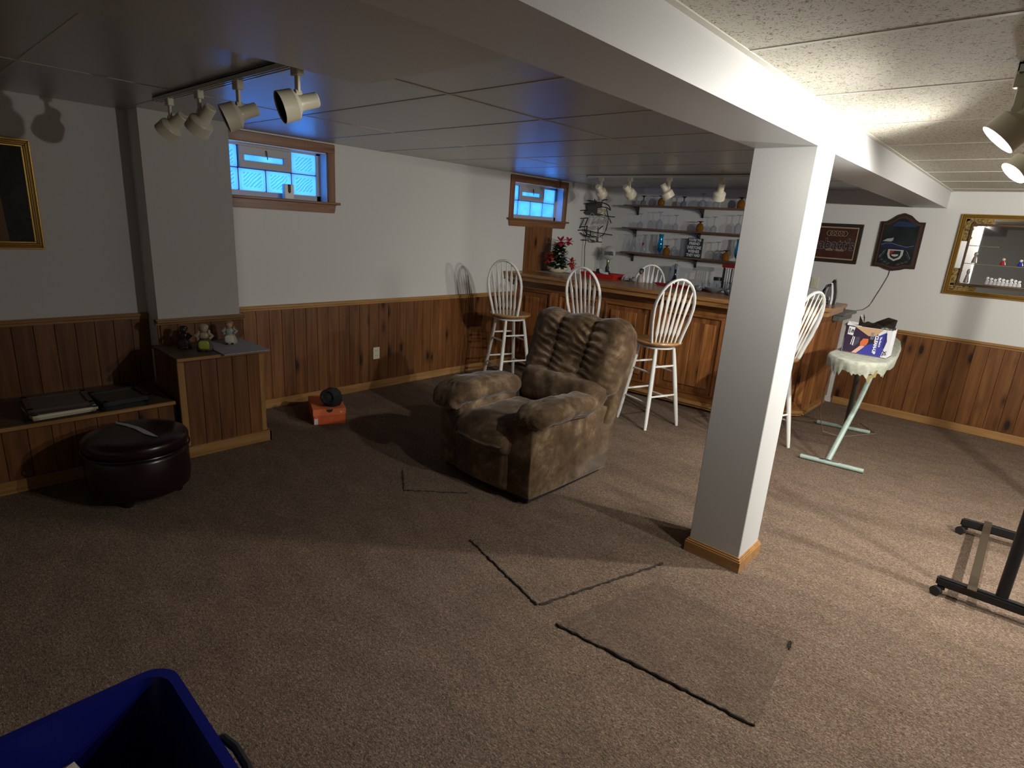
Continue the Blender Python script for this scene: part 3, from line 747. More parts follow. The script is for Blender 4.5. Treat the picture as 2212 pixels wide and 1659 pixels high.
def backf(P, q):
    u = q.x; h = (q.z+1)/2
    P.x = XC+(P.x-XC)*(.95+.07*h)
    front = 1 if q.y < -.99 else max(0, -q.y)*.5
    env = min(1, h*5)*min(1, (1-h)*4)
    puff = .45+.55*abs(math.cos(u*PI*1.5))**.6
    P.y -= front*.035*puff*(1-u*u*.3)*min(1, h*6+.2)
    for s_ in (-.335, .335):
        dd = abs(u-s_)
        P.y += front*.010*math.exp(-(dd/.035)**2)
        amp = math.exp(-(dd/.24)**2)*front*env
        P.y += amp*.010*math.sin(h*62+9*dd*(1 if u > s_ else -1)+s_*7+4.5*noise.noise(Vector((u*3, h*5, s_))))
    edge = max(0, abs(u)-.82)/.18
    P.y += front*edge*.006*math.sin(h*60+u*3)
    P.z += .012*math.cos(u*PI*3)*max(0, q.z)**4
    P += nz(P, 4, .016)+nz(P, 16, .004)
    return lean(P, 2.02, .45)
b = BM(); cushion(b, XC-.40, XC+.40, 2.00, 2.19, .60, 1.125, .085, .0085, (.01, 0, .012), backf); fin('back_pillow', b, SUEDE, rc, sm=True, ang=180)
def lumf(P, q):
    P.x = XC+(P.x-XC)*(1.0-.16*(1-min(1, max(0, (P.z-.42)/.28))))
    P += nz(P, 6, .014)+nz(P, 18, .005)
    return lean(P, 2.02, .45)
b = BM(); cushion(b, XC-.37, XC+.37, 1.935, 2.16, .42, .70, .10, .016, (0, .035, .01), lumf); fin('lumbar_pillow', b, SUEDE, rc, sm=True, ang=180)
def shf(P, v): return lean(P+nz(P, 5, .006), 2.02, .45)
b = BM(); pillow(b, XC-.375, XC+.375, 2.12, 2.25, .40, 1.08, .22, 48, 24, shf); fin('back_shell', b, SUEDE, rc, sm=True, ang=180)
b = BM(); box(b, 1.86, 2.62, 1.42, 2.18, .012, .06, .004); fin('base_frame', b, DARK, rc)
for (x, y) in ((1.9, 1.46), (2.58, 1.46), (1.9, 2.14), (2.58, 2.14)):
    b = BM(); lathe(b, [(0, .018), (.014, .022)], 12, (0, 0, 1), (x, y, 0)); fin('foot', b, BLACK, rc)

# ------------------------------------------------------------------ bar stools (local: back towards +X)
def make_stool(lab, loc, phi):
    r = thing('bar_stool', lab, 'bar stool', loc, phi, 'white bar stools with spindle backs')
    b = BM(); lathe(b, [(.731, .0001), (.731, .185), (.738, .205), (.752, .214), (.762, .210), (.766, .195), (.762, .12), (.760, .0001)], 36, cap=False); fin('seat', b, SEATW, r, True, sm=True)
    b = BM(); lathe(b, [(.700, .10), (.700, .155), (.716, .158), (.722, .12), (.731, .12)], 28); fin('swivel_plate', b, WHITE, r, True, sm=True)
    top, bot = .105, .187
    rot = math.radians(-18)-phi
    cr, sr = math.cos(rot), math.sin(rot)
    R = lambda x, y, z: Vector((x*cr-y*sr, x*sr+y*cr, z))
    cs = [(1, 1), (-1, 1), (-1, -1), (1, -1)]
    def lp(k, z):
        f = (z/.70); s = bot+(top-bot)*f; return R(cs[k][0]*s, cs[k][1]*s, z)
    for k in range(4):
        b = BM(); tube(b, [lp(k, z) for z in (0, .06, .25, .45, .62, .70)], [.013, .0165, .019, .019, .017, .014], 12); fin('leg', b, WHITE, r, True, sm=True)
    for k in range(4):
        for z in ((.23, .49) if k % 2 == 0 else (.285, .545)):
            b = BM(); A, B = lp(k, z), lp((k+1) % 4, z); tube(b, [A, A.lerp(B, .5), B], [.0075, .010, .0075], 8); fin('stretcher', b, WHITE, r, True, sm=True)
    Hb, ln = .545, .135
    def bowp(t):
        # t 0..1 across the bow
        a = PI*t
        u = -.172*math.cos(a)*(1 if True else 1); zz = math.sin(a)
        h = .30+(Hb-.30)*zz
        return Vector((.150+ln*h/Hb, u, .762+h))
    pts = [Vector((.155, -.128, .762)), Vector((.158+ln*.12, -.146, .762+.10)), Vector((.155+ln*.35, -.164, .762+.20))]
    pts += [bowp(i/14) for i in range(15)]
    pts += [Vector((.155+ln*.35, .164, .962)), Vector((.158+ln*.12, .146, .862)), Vector((.155, .128, .762))]
    b = BM(); tube(b, pts, .0125, 10, flat=1.55, side=(1, 0, .2)); fin('back_bow', b, WHITE, r, True, sm=True)
    for i in range(6):
        k = (i-2.5)/2.5; u0 = k*.088; u1 = k*.128
        th = math.sqrt(max(.02, 1-(u1/.172)**2)); h1 = .30+(Hb-.30)*th-.008
        b = BM(); N = 7; P_ = []; rr = []
        for j, (f, w_) in enumerate(((0, .0060), (.10, .0075), (.19, .0150), (.5, .0100), (.74, .0155), (.87, .0070), (1, .005))):
            h = f*h1; P_.append(Vector((.150+ln*h/Hb+.004, u0+(u1-u0)*f, .760+h))); rr.append(w_)
        tube(b, P_, rr, 8, flat=.55, side=(1, 0, .2)); fin('spindle', b, WHITE, r, True, sm=True)
    return r
rad = math.radians
make_stool('white bar stool in front of bar, nearest the left wall', (.63, 3.33, 0), rad(-66))
make_stool('white bar stool whose seat is hidden behind the recliner back', (1.45, 3.60, 0), rad(-80))
make_stool('white bar stool right of the recliner, fully visible legs', (2.25, 3.485, 0), rad(-36))
make_stool('white bar stool mostly hidden behind the white column', (3.13, 3.76, 0), rad(-18))
make_stool('white stool standing behind the bar counter, only back visible', (1.17, 5.06, 0), rad(-50))

# ------------------------------------------------------------------ bar
bar = thing('bar_cabinet', 'pine bar cabinet with raised panels and angled right corner', 'bar', (1.6, 4.6, 0))
sk = .07
def fy(x): return 4.075+sk*x
B0, B1, B2, B3 = (0.0, fy(0)), (2.66, fy(2.66)), (3.14, 4.86), (3.14, 5.775)
def seg_panel(P0, P1, z0, z1, t0, t1, m, name, bev=.003, parent=bar):
    """box standing along the segment P0->P1 (outside on the right of travel), thickness from t0 to t1 outwards"""
    d = Vector((P1[0]-P0[0], P1[1]-P0[1], 0)); L = d.length; d.normalize(); n = Vector((d.y, -d.x, 0))
    b = BM(); box(b, 0, L, -t1, -t0, z0, z1, bev)
    ang = math.atan2(d.y, d.x)
    bmesh.ops.rotate(b, verts=b.verts, cent=(0, 0, 0), matrix=Matrix.Rotation(ang, 3, 'Z'))
    bmesh.ops.translate(b, verts=b.verts, vec=(P0[0], P0[1], 0))
    return fin(name, b, m, parent)
b = BM(); prism(b, [B0, B1, B2, B3, (3.0, 5.775), (3.0, 4.98), (2.58, 4.42), (0, 4.25)], .0, 1.04); fin('carcass', b, BARW, bar)
def lerp2(P, Q, a): return (P[0]+(Q[0]-P[0])*a, P[1]+(Q[1]-P[1])*a)
def dress(P, Q, cuts, first=True):
    """cuts: list of (start, end) metres of raised panels along the segment"""
    L = math.hypot(Q[0]-P[0], Q[1]-P[1]); S = lambda s: lerp2(P, Q, s/L)
    seg_panel(P, Q, .93, 1.04, 0, .018, BARX, 'top_rail')
    seg_panel(P, Q, .075, .14, 0, .018, BARX, 'bottom_rail')
    e = 0
    for (a, c) in cuts+[(L, L)]:
        if a-e > .01: seg_panel(S(e), S(a), .14, .93, 0, .018, BARW, 'stile')
        e = c
    for (a, c) in cuts:
        n = max(2, round((c-a)/.155)); w_ = (c-a)
        # mitred moulding round the panel
        seg_panel(S(a), S(c), .14, .165, 0, .026, BARX, 'panel_moulding'); seg_panel(S(a), S(c), .905, .93, 0, .026, BARX, 'panel_moulding')
        seg_panel(S(a), S(a+.025), .165, .905, 0, .026, BARW, 'panel_moulding'); seg_panel(S(c-.025), S(c), .165, .905, 0, .026, BARW, 'panel_moulding')
        ii = (w_-.05-.09)/n
        for i in range(n):
            seg_panel(S(a+.07+ii*i+.001), S(a+.07+ii*(i+1)-.001), .22, .85, 0, .016, BARW, 'raised_panel', .004)
dress(B0, B1, [(.10, .55), (.66, 1.15), (1.25, 1.80), (1.93, 2.52)])
dress(B1, B2, [(.08, .70)])
seg_panel(B2, B3, .93, 1.04, 0, .014, BARW, 'top_rail')
for i in range(7):
    s0 = 4.86+i*.13; seg_panel((3.14, s0+.002), (3.14, s0+.128), .075, .93, 0, .012 if i % 2 else .016, BARW, 'plank')
# base moulding (foot rail ledge)
for P, Q in ((B0, B1), (B1, B2), (B2, (3.14, 5.5))):
    seg_panel(P, Q, .052, .084, -.01, .070, TRIMX, 'base_moulding', .006)
    seg_panel(P, Q, .030, .052, -.01, .050, TRIMX, 'base_moulding', .004)
# counter
CTOP = wood('counter_wood', (.17, .075, .025), (.29, .140, .048), (.40, .21, .085), 'X', knots=False, var=.1, rough=.28)
cnt = thing('bar_counter', 'wooden bar counter top with thick rounded front edge', 'counter', (1.6, 4.4, 1.04))
def cy_(x): return 3.845+.082*x
E0, E1, E2, E3 = (0.0, cy_(0)), (2.84, cy_(2.84)), (3.325, 4.54), (3.285, 5.22)
top_poly = [E0, E1, E2, E3, (2.75, 5.22), (2.68, 5.0), (2.42, 4.72), (0, 4.72)]
b = BM(); prism(b, [(max(0, x), y) for x, y in top_poly], 1.085, 1.120); bmesh.ops.bevel(b, geom=[e for e in b.edges if e.calc_length() > .3], offset=.006, segments=2, affect='EDGES'); fin('counter_top', b, CTOP, cnt)
inset = [(0, 3.875), (2.83, 3.875+.082*2.83), (3.295, 4.56), (3.262, 5.20), (2.78, 5.20), (2.70, 5.02), (2.43, 4.70), (0, 4.70)]
b = BM(); prism(b, inset, 1.040, 1.086); fin('counter_edge', b, CTOP, cnt)
# small raised end by the window wall
b = BM(); box(b, .002, .05, 3.842, 4.72, 1.04, 1.1215, .003); fin('end_block', b, CTOP, cnt)
# low ledge between bar end and back wall
lg = thing('ledge', 'small dark ledge between the bar end and back wall', 'ledge', (3.2, 5.5, .93))
b = BM(); box(b, 3.158, 3.262, 5.30, 5.775, .985, 1.015, .004); box(b, 3.158, 3.225, 5.31, 5.775, .93, .985, .003); fin('ledge_top', b, mat('ledge_laminate', (.13, .14, .12), .5), lg)
# back counter behind the bar
bc = thing('back_counter', 'low work counter against the wall under the bar shelves', 'counter', (1.4, 5.6, 0))
b = BM(); box(b, .03, 2.6, 5.40, 5.78, .88, .92, .004); fin('worktop', b, mat('grey_laminate', (.30, .30, .31), .4), bc)
b = BM(); box(b, .03, 2.6, 5.42, 5.78, 0, .88); fin('cupboard', b, BARW, bc)

# ------------------------------------------------------------------ wall shelves
def bracket(parent, x, z):
    b = BM()
    box(b, x-.010, x+.010, 5.60, YB-.004, z-.012, z, .002)
    prism(b, [(YB-.004, z-.10), (YB-.018, z-.10), (YB-.03, z-.06), (YB-.09, z-.022), (5.62, z-.012), (YB-.004, z-.012)], x-.009, x+.009, 'X')
    fin('bracket', b, BLKM, parent)
for (z, x0, x1, lab) in ((1.985, .40, 2.55, 'top wooden glass shelf on the back wall'), (1.706, .41, 2.55, 'middle wooden glass shelf on the back wall'), (1.397, .42, 2.55, 'lowest wooden glass shelf on the back wall')):
    s = thing('wall_shelf', lab, 'shelf', ((x0+x1)/2, 5.7, z), 0, 'bar glass shelves')
    b = BM(); box(b, x0, x1, 5.62, YB-.004, z-.020, z, .003); fin('shelf_board', b, SHELFW, s)
    for x in (.532, 1.423, 2.31): bracket(s, x, z-.020)

# ------------------------------------------------------------------ glasses
def glass(kind, x, z, lab, y=5.68):
    """inverted stemware: foot on top"""
    cat = 'glass'
    names = {'amber': 'goblet', 'black': 'goblet', 'clear': 'goblet', 'coupe': 'goblet', 'flute': 'pilsner_glass', 'tall': 'goblet', 'blue': 'hurricane_glass', 'tumbler': 'tumbler'}
    r = thing(names[kind], lab, cat, (x, y, z+.001), 0, 'bar glasses on the wall shelves')
    P = {'amber': [(0, .038), (.03, .044), (.06, .042), (.085, .030), (.095, .012)],
         'black': [(0, .034), (.03, .034), (.052, .032), (.060, .014)],
         'clear': [(0, .030), (.03, .036), (.055, .034), (.072, .016), (.078, .006)],
         'coupe': [(0, .050), (.03, .054), (.058, .046), (.078, .020), (.084, .006)],
         'tall': [(0, .033), (.04, .040), (.085, .036), (.11, .018), (.118, .007)],
         'flute': [(0, .036), (.06, .034), (.12, .028), (.17, .020), (.20, .016), (.205, .012)],
         'tumbler': [(0, .034), (.085, .030), (.086, .0005)],
         'blue': [(.0, .034), (.0, .010), (.012, .006), (.03, .008), (.05, .026), (.09, .036), (.15, .032), (.20, .024), (.25, .030)]}[kind]
    m = {'amber': AMBER, 'blue': BLUEG}.get(kind, CLEAR)
    if kind == 'black': m = GREYG
    b = BM(); lathe(b, P, 20, cap=False); fin('bowl', b, m, r, True, sm=True, ang=70)
    foot = {'amber': (.095, .116, .040, .012, DKAMB), 'black': (.060, .112, .030, .008, BLACK), 'clear': (.078, .176, .032, .005, CLEAR), 'coupe': (.084, .150, .038, .005, CLEAR), 'tall': (.118, .205, .036, .006, CLEAR), 'flute': (.205, .228, .034, .012, CLEAR)}.get(kind)
    if foot:
        z0, z1, rf, rs, fm = foot
        b = BM(); lathe(b, [(z0-.002, rs), (z0+(z1-z0)*.35, rs*.8), (z1-.012, rs), (z1-.004, rf*.8), (z1, rf), (z1+.002, rf*.98), (z1+.002, .0001)], 18, cap=False); fin('stem_foot', b, fm, r, True, sm=True, ang=70)
Z1, Z2, Z3 = 1.985, 1.706, 1.397
for a in [('black', .650, Z1, 'short glass with black stem, leftmost on the top shelf'), ('amber', .905, Z1, 'amber goblet upside down, left one on the top shelf'),
          ('black', 1.205, Z1, 'short glass with black stem, second on the top shelf'), ('coupe', 1.445, Z1, 'wide clear coupe glass upside down on top shelf'),
          ('clear', 1.615, Z1, 'clear glass on top shelf behind the left-leaning track head'), ('amber', 1.905, Z1, 'amber goblet upside down near the column on top shelf'),
          ('clear', .640, Z2, 'clear goblet upside down, leftmost on the middle shelf'), ('tall', .915, Z2, 'tall clear goblet, second on the middle shelf'),
          ('clear', 1.135, Z2, 'clear goblet third from left on the middle shelf'), ('amber', 1.455, Z2, 'amber goblet upside down on the middle shelf'),
          ('clear', 1.625, Z2, 'clear goblet just right of the amber one, middle shelf'), ('tall', 1.915, Z2, 'tall clear goblet beside the column on middle shelf'),
          ('flute', .580, Z3, 'tall clear beer glass, leftmost on the lowest shelf'), ('flute', .735, Z3, 'tall beer glass with red emblem on the lowest shelf'),
          ('blue', .965, Z3, 'tall metallic blue glass, left one on the lowest shelf'), ('amber', 1.06, Z3, 'amber goblet beside the blue glass on lowest shelf'),
          ('tall', 1.160, Z3, 'tall clear goblet between amber goblet and tumbler, lowest shelf'), ('tumbler', 1.268, Z3, 'short clear tumbler left of the black text sign'),
          ('tall', 1.715, Z3, 'tall clear goblet right of the black text sign'), ('amber', 1.825, Z3, 'amber goblet near the column on lowest shelf'),
          ('blue', 1.955, Z3, 'tall metallic blue glass beside the column')]:
    glass(*a)
b = BM(); prism(b, [(.722, 1.530), (.748, 1.530), (.750, 1.505), (.735, 1.490), (.720, 1.505)], 5.650, 5.652, 'Y')
tg = [o for o in C.objects if o.name.startswith('pilsner_glass') and abs(o.location.x-.735) < .01][0]
fin('red_emblem', b, mat('red_print', (.30, .01, .02), .5), tg)

# block sign with lettering
sg = thing('sign', "black block sign reading YOU'RE THE FRIEND EVERYONE WISHES THEY HAD", 'sign', (1.418, 5.70, 1.397))
b = BM(); box(b, 1.325, 1.512, 5.682, 5.712, 1.397, 1.627, .002); fin('sign_block', b, mat('sign_black', (.012, .014, .018), .6), sg)
LTR = mat('sign_letter', (.62, .64, .66), .6)
for i, (s, z_, sz, sx) in enumerate((("YOU'RE THE", 1.603, .040, .72), ('FRIEND', 1.562, .046, .92), ('EVERYONE', 1.515, .050, .72), ('WISHES', 1.470, .048, .88), ('THEY HAD', 1.425, .048, .76))):
    text('lettering', s, sz, LTR, face_mtx((1.418, 5.6815, z_), (1, 0, 0), (0, 0, 1)), sg, .0006, .0016, sx=sx)

# ------------------------------------------------------------------ neon sign
black = [[(0.012, 2.005), (0.083, 2.001), (0.135, 2.005)], [(0.11, 2.029), (0.109, 2.003)], [(0.301, 2.034), (0.228, 2.029), (0.217, 1.993), (0.22, 1.927)], [(-0.026, 1.961), (0.025, 1.968), (0.085, 1.98), (0.154, 1.999), (0.221, 1.993), (0.313, 1.978), (0.338, 1.954), (0.376, 1.905), (0.348, 1.91), (0.323, 1.934), (0.25, 1.94), (0.183, 1.943)], [(-0.086, 1.873), (-0.034, 1.879), (0.026, 1.888), (0.078, 1.895)], [(0.301, 1.925), (0.322, 1.868), (0.337, 1.82)], [(0.285, 1.839), (0.332, 1.827), (0.441, 1.827)], [(-0.07, 1.774), (0.033, 1.79)], [(-0.027, 1.771), (-0.07, 1.651)], [(0.362, 1.803), (0.375, 1.774), (0.397, 1.745)], [(-0.0, 1.692), (0.033, 1.786)], [(-0.059, 1.67), (0.045, 1.687)], [(-0.008, 1.684), (0.0, 1.61), (0.09, 1.567), (0.19, 1.549), (0.274, 1.569), (0.317, 1.62), (0.338, 1.708), (0.347, 1.817)], [(-0.098, 1.627), (0.019, 1.637), (0.128, 1.617), (0.228, 1.608), (0.431, 1.592)], [(-0.055, 1.596), (0.011, 1.559), (0.091, 1.555)], [(0.031, 1.686), (0.041, 1.56)], [(0.091, 1.634), (0.098, 1.567)], [(0.063, 1.561), (0.07, 1.502)], [(0.086, 1.559), (0.092, 1.507), (0.168, 1.51)], [(0.201, 1.685), (0.219, 1.494)], [(0.191, 1.545), (0.201, 1.493)], [(-0.024, 1.508), (0.048, 1.506)], [(0.125, 1.495), (0.278, 1.493)], [(0.275, 1.704), (0.218, 1.656)]]
gray = [[(0.004, 1.692), (0.033, 1.786), (0.05, 1.835), (0.078, 1.857), (0.111, 1.839), (0.112, 1.795), (0.082, 1.704)], [(0.1, 1.705), (0.129, 1.796), (0.158, 1.816), (0.198, 1.815), (0.197, 1.793), (0.157, 1.712)], [(0.17, 1.717), (0.208, 1.775), (0.201, 1.722), (0.251, 1.785), (0.233, 1.717)], [(0.241, 1.721), (0.267, 1.805), (0.291, 1.825), (0.294, 1.806), (0.259, 1.726)], [(0.296, 1.754), (0.334, 1.771), (0.322, 1.801), (0.297, 1.78), (0.298, 1.739), (0.344, 1.734), (0.379, 1.74)], [(0.029, 1.671), (0.088, 1.66), (0.164, 1.694), (0.234, 1.706)], [(0.027, 1.645), (0.107, 1.65), (0.177, 1.657), (0.235, 1.694)], [(0.281, 1.542), (0.23, 1.559), (0.116, 1.572), (0.13, 1.602), (0.203, 1.588), (0.279, 1.557)]]
yellow = [[(0.161, 1.901), (0.191, 1.91), (0.212, 1.89), (0.236, 1.91), (0.272, 1.905), (0.276, 1.872), (0.242, 1.862), (0.284, 1.85)], [(0.17, 1.865), (0.206, 1.86), (0.212, 1.882), (0.257, 1.885)]]
eagle = [(0.016, 1.971), (0.085, 1.983), (0.145, 2.001), (0.197, 2.004), (0.22, 1.927), (0.164, 1.916), (0.166, 1.857), (0.244, 1.848), (0.29, 1.836), (0.175, 1.825), (0.033, 1.827), (-0.018, 1.852), (0.021, 1.892), (0.008, 1.931)]
nA = Vector((.05, 5.30, 0)); nD = Vector((.20, .44, 0)).normalized(); nN = Vector((nD.y, -nD.x, 0))
ne = thing('neon_sign', 'unlit neon sign with black eagle shape and grey script, corner of bar', 'neon sign', (.14, 5.5, 1.49))
def np_(u, z, o=0): return nA+nD*u+Vector((0, 0, z))+nN*o
for nm, L_, m, rr, off in (('tube_support', black, BLACK, .0068, 0), ('script_tube', gray, mat('dead_neon_tube', (.30, .30, .30), .3), .0052, .02), ('yellow_tube', yellow, mat('yellow_tube', (.34, .25, .02), .4), .0055, .022)):
    for pl_ in L_:
        b = BM()
        # gentle rounding
        Q = [np_(*pl_[0], off)]
        for i in range(len(pl_)-1):
            A, B = np_(*pl_[i], off), np_(*pl_[i+1], off); Q += [A.lerp(B, .33), A.lerp(B, .67)]
        Q.append(np_(*pl_[-1], off))
        tube(b, Q, rr, 6); fin(nm, b, m, ne, sm=True)
b = BM(); A_ = [b.verts.new(np_(u, z, -.004)) for u, z in eagle]; B_ = [b.verts.new(np_(u, z, .006)) for u, z in eagle]; n = len(eagle)
for i in range(n): b.faces.new((A_[i], A_[(i+1) % n], B_[(i+1) % n], B_[i]))
b.faces.new(A_[::-1]); b.faces.new(B_); fin('eagle_backing', b, mat('eagle_black', (.016, .013, .014), .5), ne)
b = BM(); tube(b, [np_(.03, 1.60), np_(.036, 1.52), np_(.03, 1.4), np_(.045, 1.25), np_(.05, 1.12), np_(.055, .93)], .0045, 6); fin('power_cord', b, BLACK, ne, sm=True)

# ------------------------------------------------------------------ BAR globe lamp
gl_ = thing('globe_lamp', 'white globe lamp lettered BAR on a black turned stand', 'lamp', (.27, 5.60, .92))
b = BM(); pillow(b, .175, .365, 5.53, 5.67, 1.265, 1.452, 1, 28, 18); fin('globe', b, mat('milk_glass', (.50, .50, .49), .25), gl_, sm=True)
b = BM(); lathe(b, [(.92, .055), (.935, .058), (.945, .02), (1.0, .014), (1.05, .026), (1.09, .012), (1.13, .024), (1.17, .026), (1.20, .012), (1.215, .016)], 16, (0, 0, 1), (.265, 5.6, 0)); fin('stand', b, BLACK, gl_, sm=True)
b = BM(); lathe(b, [(1.215, .018), (1.24, .026), (1.265, .022)], 16, (0, 0, 1), (.268, 5.6, 0)); tube(b, [(.28, 5.585, 1.235), (.305, 5.56, 1.20), (.30, 5.56, 1.19)], .006, 6); fin('brass_fitting', b, mat('brass', (.45, .40, .20), .3, .8), gl_, sm=True)
dv = (Vector((4.63, -1.06, 0))-Vector((.27, 5.6, 0))).normalized()
text('lettering', 'BAR', .066, mat('bar_letter', (.06, .06, .07), .5), face_mtx(Vector((.27, 5.6, 1.358))+dv*.0995, (-dv.y, dv.x, 0), (0, 0, 1)), gl_, .003, .003)

# ------------------------------------------------------------------ things on the bar
fl = thing('flower_arrangement', 'poinsettia arrangement in a cream oval pot on the bar', 'flowers', (.27, 4.52, 1.122))
b = BM(); lathe(b, [(0, .0001), (0, .065), (.010, .085), (.035, .115), (.060, .125), (.070, .118), (.055, .10), (.05, .0001)], 28, (0, 0, 1), (0, 0, 0), cap=False)
for v in b.verts: v.co = Vector((v.co.x*1.05, v.co.y*.62, v.co.z))
bmesh.ops.rotate(b, verts=b.verts, cent=(0, 0, 0), matrix=Matrix.Rotation(rad(35), 3, 'Z'))
fin('pot', b, mat('cream_ceramic', (.62, .58, .42), .25), fl, True, sm=True)
LEAF = [mat('leaf_green', (.018, .045, .014), .5), mat('leaf_dark', (.010, .022, .010), .5)]
def leaf(b, base, d, L, wd, droop=.3):
    base = Vector(base); d = Vector(d).normalized(); s = d.cross(Vector((0, 0, 1))); s = s.normalized() if s.length > .05 else Vector((1, 0, 0)); u = s.cross(d)
    rows = []
    for k, (f, w_) in enumerate(((0, .1), (.3, .85), (.55, 1), (.8, .6), (1, .02))):
        c = base+d*L*f-Vector((0, 0, 1))*droop*L*f*f
        rows.append((b.verts.new(c-s*wd*w_), b.verts.new(c+u*wd*.25*w_), b.verts.new(c+s*wd*w_)))
    for A, B in zip(rows, rows[1:]):
        b.faces.new((A[0], A[1], B[1], B[0])); b.faces.new((A[1], A[2], B[2], B[1]))
for k in range(2):
    b = BM(); rnd = random.Random(11+k)
    for i in range(190):
        a = rnd.random()*2*PI; e = rnd.random(); zz = .05+.36*e; rr = .11*(1-e*.8)
        leaf(b, (rr*.5*math.cos(a), rr*.5*math.sin(a), zz*.8), (math.cos(a), math.sin(a), rnd.uniform(-.2, .9)), rnd.uniform(.06, .11), rnd.uniform(.013, .024))
    fin('foliage', b, LEAF[k], fl, True, kind='stuff')
def flower(c, d, R, m, n=7, wd=.018):
    b = BM(); q = frame_axis(d)
    for i in range(n):
        a = 2*PI*i/n; leaf(b, c, q @ Vector((math.cos(a), math.sin(a), .25)), R, wd, .1)
    fin('blossom', b, m, fl, True)
RED = mat('red_petal', (.34, .012, .022), .55); RED2 = mat('red_orange_petal', (.30, .03, .012), .55); WHT = mat('white_petal', (.55, .55, .48), .6)
flower((.03, -.02, .365), (.4, -.7, .6), .085, RED, 7, .026); flower((.10, .04, .37), (.6, -.5, .6), .070, RED, 7, .024)
flower((-.09, -.07, .165), (.3, -.8, .4), .085, RED, 8, .026); flower((-.03, -.08, .20), (.5, -.8, .4), .070, RED2, 7, .024); flower((.13, .09, .13), (.8, -.5, .4), .075, RED2, 8, .024); flower((.15, .10, .09), (.9, -.4, .2), .06, RED, 7, .02)
for c in ((.06, -.03, .17), (.055, -.035, .14), (.07, -.03, .115), (.10, .04, .23), (.085, .03, .25)): flower(c, (.6, -.7, .4), .034, WHT, 5, .011)
b = BM(); prism(b, [(.06, 4.32), (.42, 4.42), (.44, 4.66), (.10, 4.62)], 1.1205, 1.1225)
tag(fin('paper_sheet', b, mat('kraft_paper', (.36, .30, .24), .7)), 'creased brown paper sheet under the flower pot on bar', 'paper')

tr = thing('tray', 'red plastic tray with a black and white object, on bar', 'tray', (.86, 4.60, 1.12), rad(6))
REDP = mat('red_plastic', (.42, .018, .014), .4)
def tray_mesh(lx, ly, h, fl_=.02):
    b = BM(); o = [(-lx, -ly), (lx, -ly), (lx, ly), (-lx, ly)]
    r1 = [b.verts.new((x*.90, y*.86, 0)) for x, y in o]; r2 = [b.verts.new((x, y, h)) for x, y in o]; r3 = [b.verts.new((x*1.05, y*1.07, h)) for x, y in o]; r4 = [b.verts.new((x*1.05, y*1.07, h+.004)) for x, y in o]; r5 = [b.verts.new((x*.985, y*.97, h+.004)) for x, y in o]; r6 = [b.verts.new((x*.885, y*.84, .004)) for x, y in o]
    for A, B in ((r1, r2), (r2, r3), (r3, r4), (r4, r5), (r5, r6)):
        for i in range(4): b.faces.new((A[i], A[(i+1) % 4], B[(i+1) % 4], B[i]))
    b.faces.new(r1[::-1]); b.faces.new(r6); return b
fin('tray_body', tray_mesh(.215, .13, .050), REDP, tr, True)
# black and white gadget lying in the tray
gd = thing('label_maker', 'black and white hand tool with looped black strap in red tray', 'hand tool', (.86, 4.60, 1.126), rad(6))
b = BM(); prism(b, [(-.07, 0), (-.065, .090), (-.040, .092), (-.015, .045), (.09, .028), (.12, 0)], -.025, .025, 'Y'); fin('tool_body', b, BLACK, gd, True)
b = BM(); prism(b, [(-.035, .055), (-.028, .092), (.0, .070), (.07, .060), (.075, .032), (-.012, .048)], -.020, .020, 'Y'); fin('tool_cover', b, mat('tool_white', (.62, .64, .68), .4), gd, True)
b = BM(); tube(b, [(.03, 0, .05), (.05, .0, .075), (.085, 0, .072), (.11, 0, .03), (.13, 0, .01)], .008, 6); fin('strap', b, BLACK, gd, True, sm=True)
b = BM(); box(b, -.16, -.09, -.06, .02, 0, .022, .006); tag(fin('remote', b, BLACK), 'small black remote lying in left end of red tray', 'remote').location = (.86, 4.60, 1.126)

# crumpled foil, figurine and other small goods right of the tray
def lump(name, lab, cat, c, s, m, seed, sc_=14, amp=.35, grp=None):
    b = BM(); bmesh.ops.create_icosphere(b, subdivisions=3, radius=1)
    for v in b.verts:
        d = 1+amp*noise.noise(v.co*1.7+Vector((seed, 0, 0)))+amp*.6*noise.noise(v.co*4.3+Vector((0, seed, 0)))
        v.co = Vector((v.co.x*s[0]*d, v.co.y*s[1]*d, max(-1*s[2], v.co.z*s[2]*d)))+Vector((0, 0, s[2]))
    o = fin(name, b, m, None, sm=True, ang=25); o.location = c; tag(o, lab, cat, grp); return o
lump('plastic_wrap', 'crumpled clear plastic wrap right of the red tray', 'plastic wrap', (1.19, 4.62, 1.12), (.06, .045, .026), mat('plastic_wrap', (.42, .43, .45), .2), 3)
fg = thing('figurine', 'small dark haired bust figurine on bar behind the clutter', 'figurine', (1.34, 4.64, 1.12))
b = BM(); lathe(b, [(0, .03), (.02, .034), (.06, .026), (.085, .010), (.10, .008)], 16, (0, 0, 1), (1.34, 4.64, 1.12)); fin('bust', b, mat('grey_bust', (.28, .25, .24), .5), fg, sm=True)
b = BM(); pillow(b, 1.318, 1.362, 4.618, 4.662, 1.205, 1.262, 1, 14, 10); fin('head', b, mat('dark_skin', (.10, .055, .035), .5), fg, sm=True)
b = BM(); pillow(b, 1.314, 1.368, 4.628, 4.672, 1.228, 1.272, 1, 14, 10); fin('hair', b, BLACK, fg, sm=True)
lump('cloth_heap', 'crumpled grey cloth heap in front of the bust figurine on the bar', 'cloth', (1.31, 4.56, 1.12), (.030, .025, .030), noisy('grey_cloth', (.10, .10, .10), (.30, .28, .26), 30, .9, .2), 9)
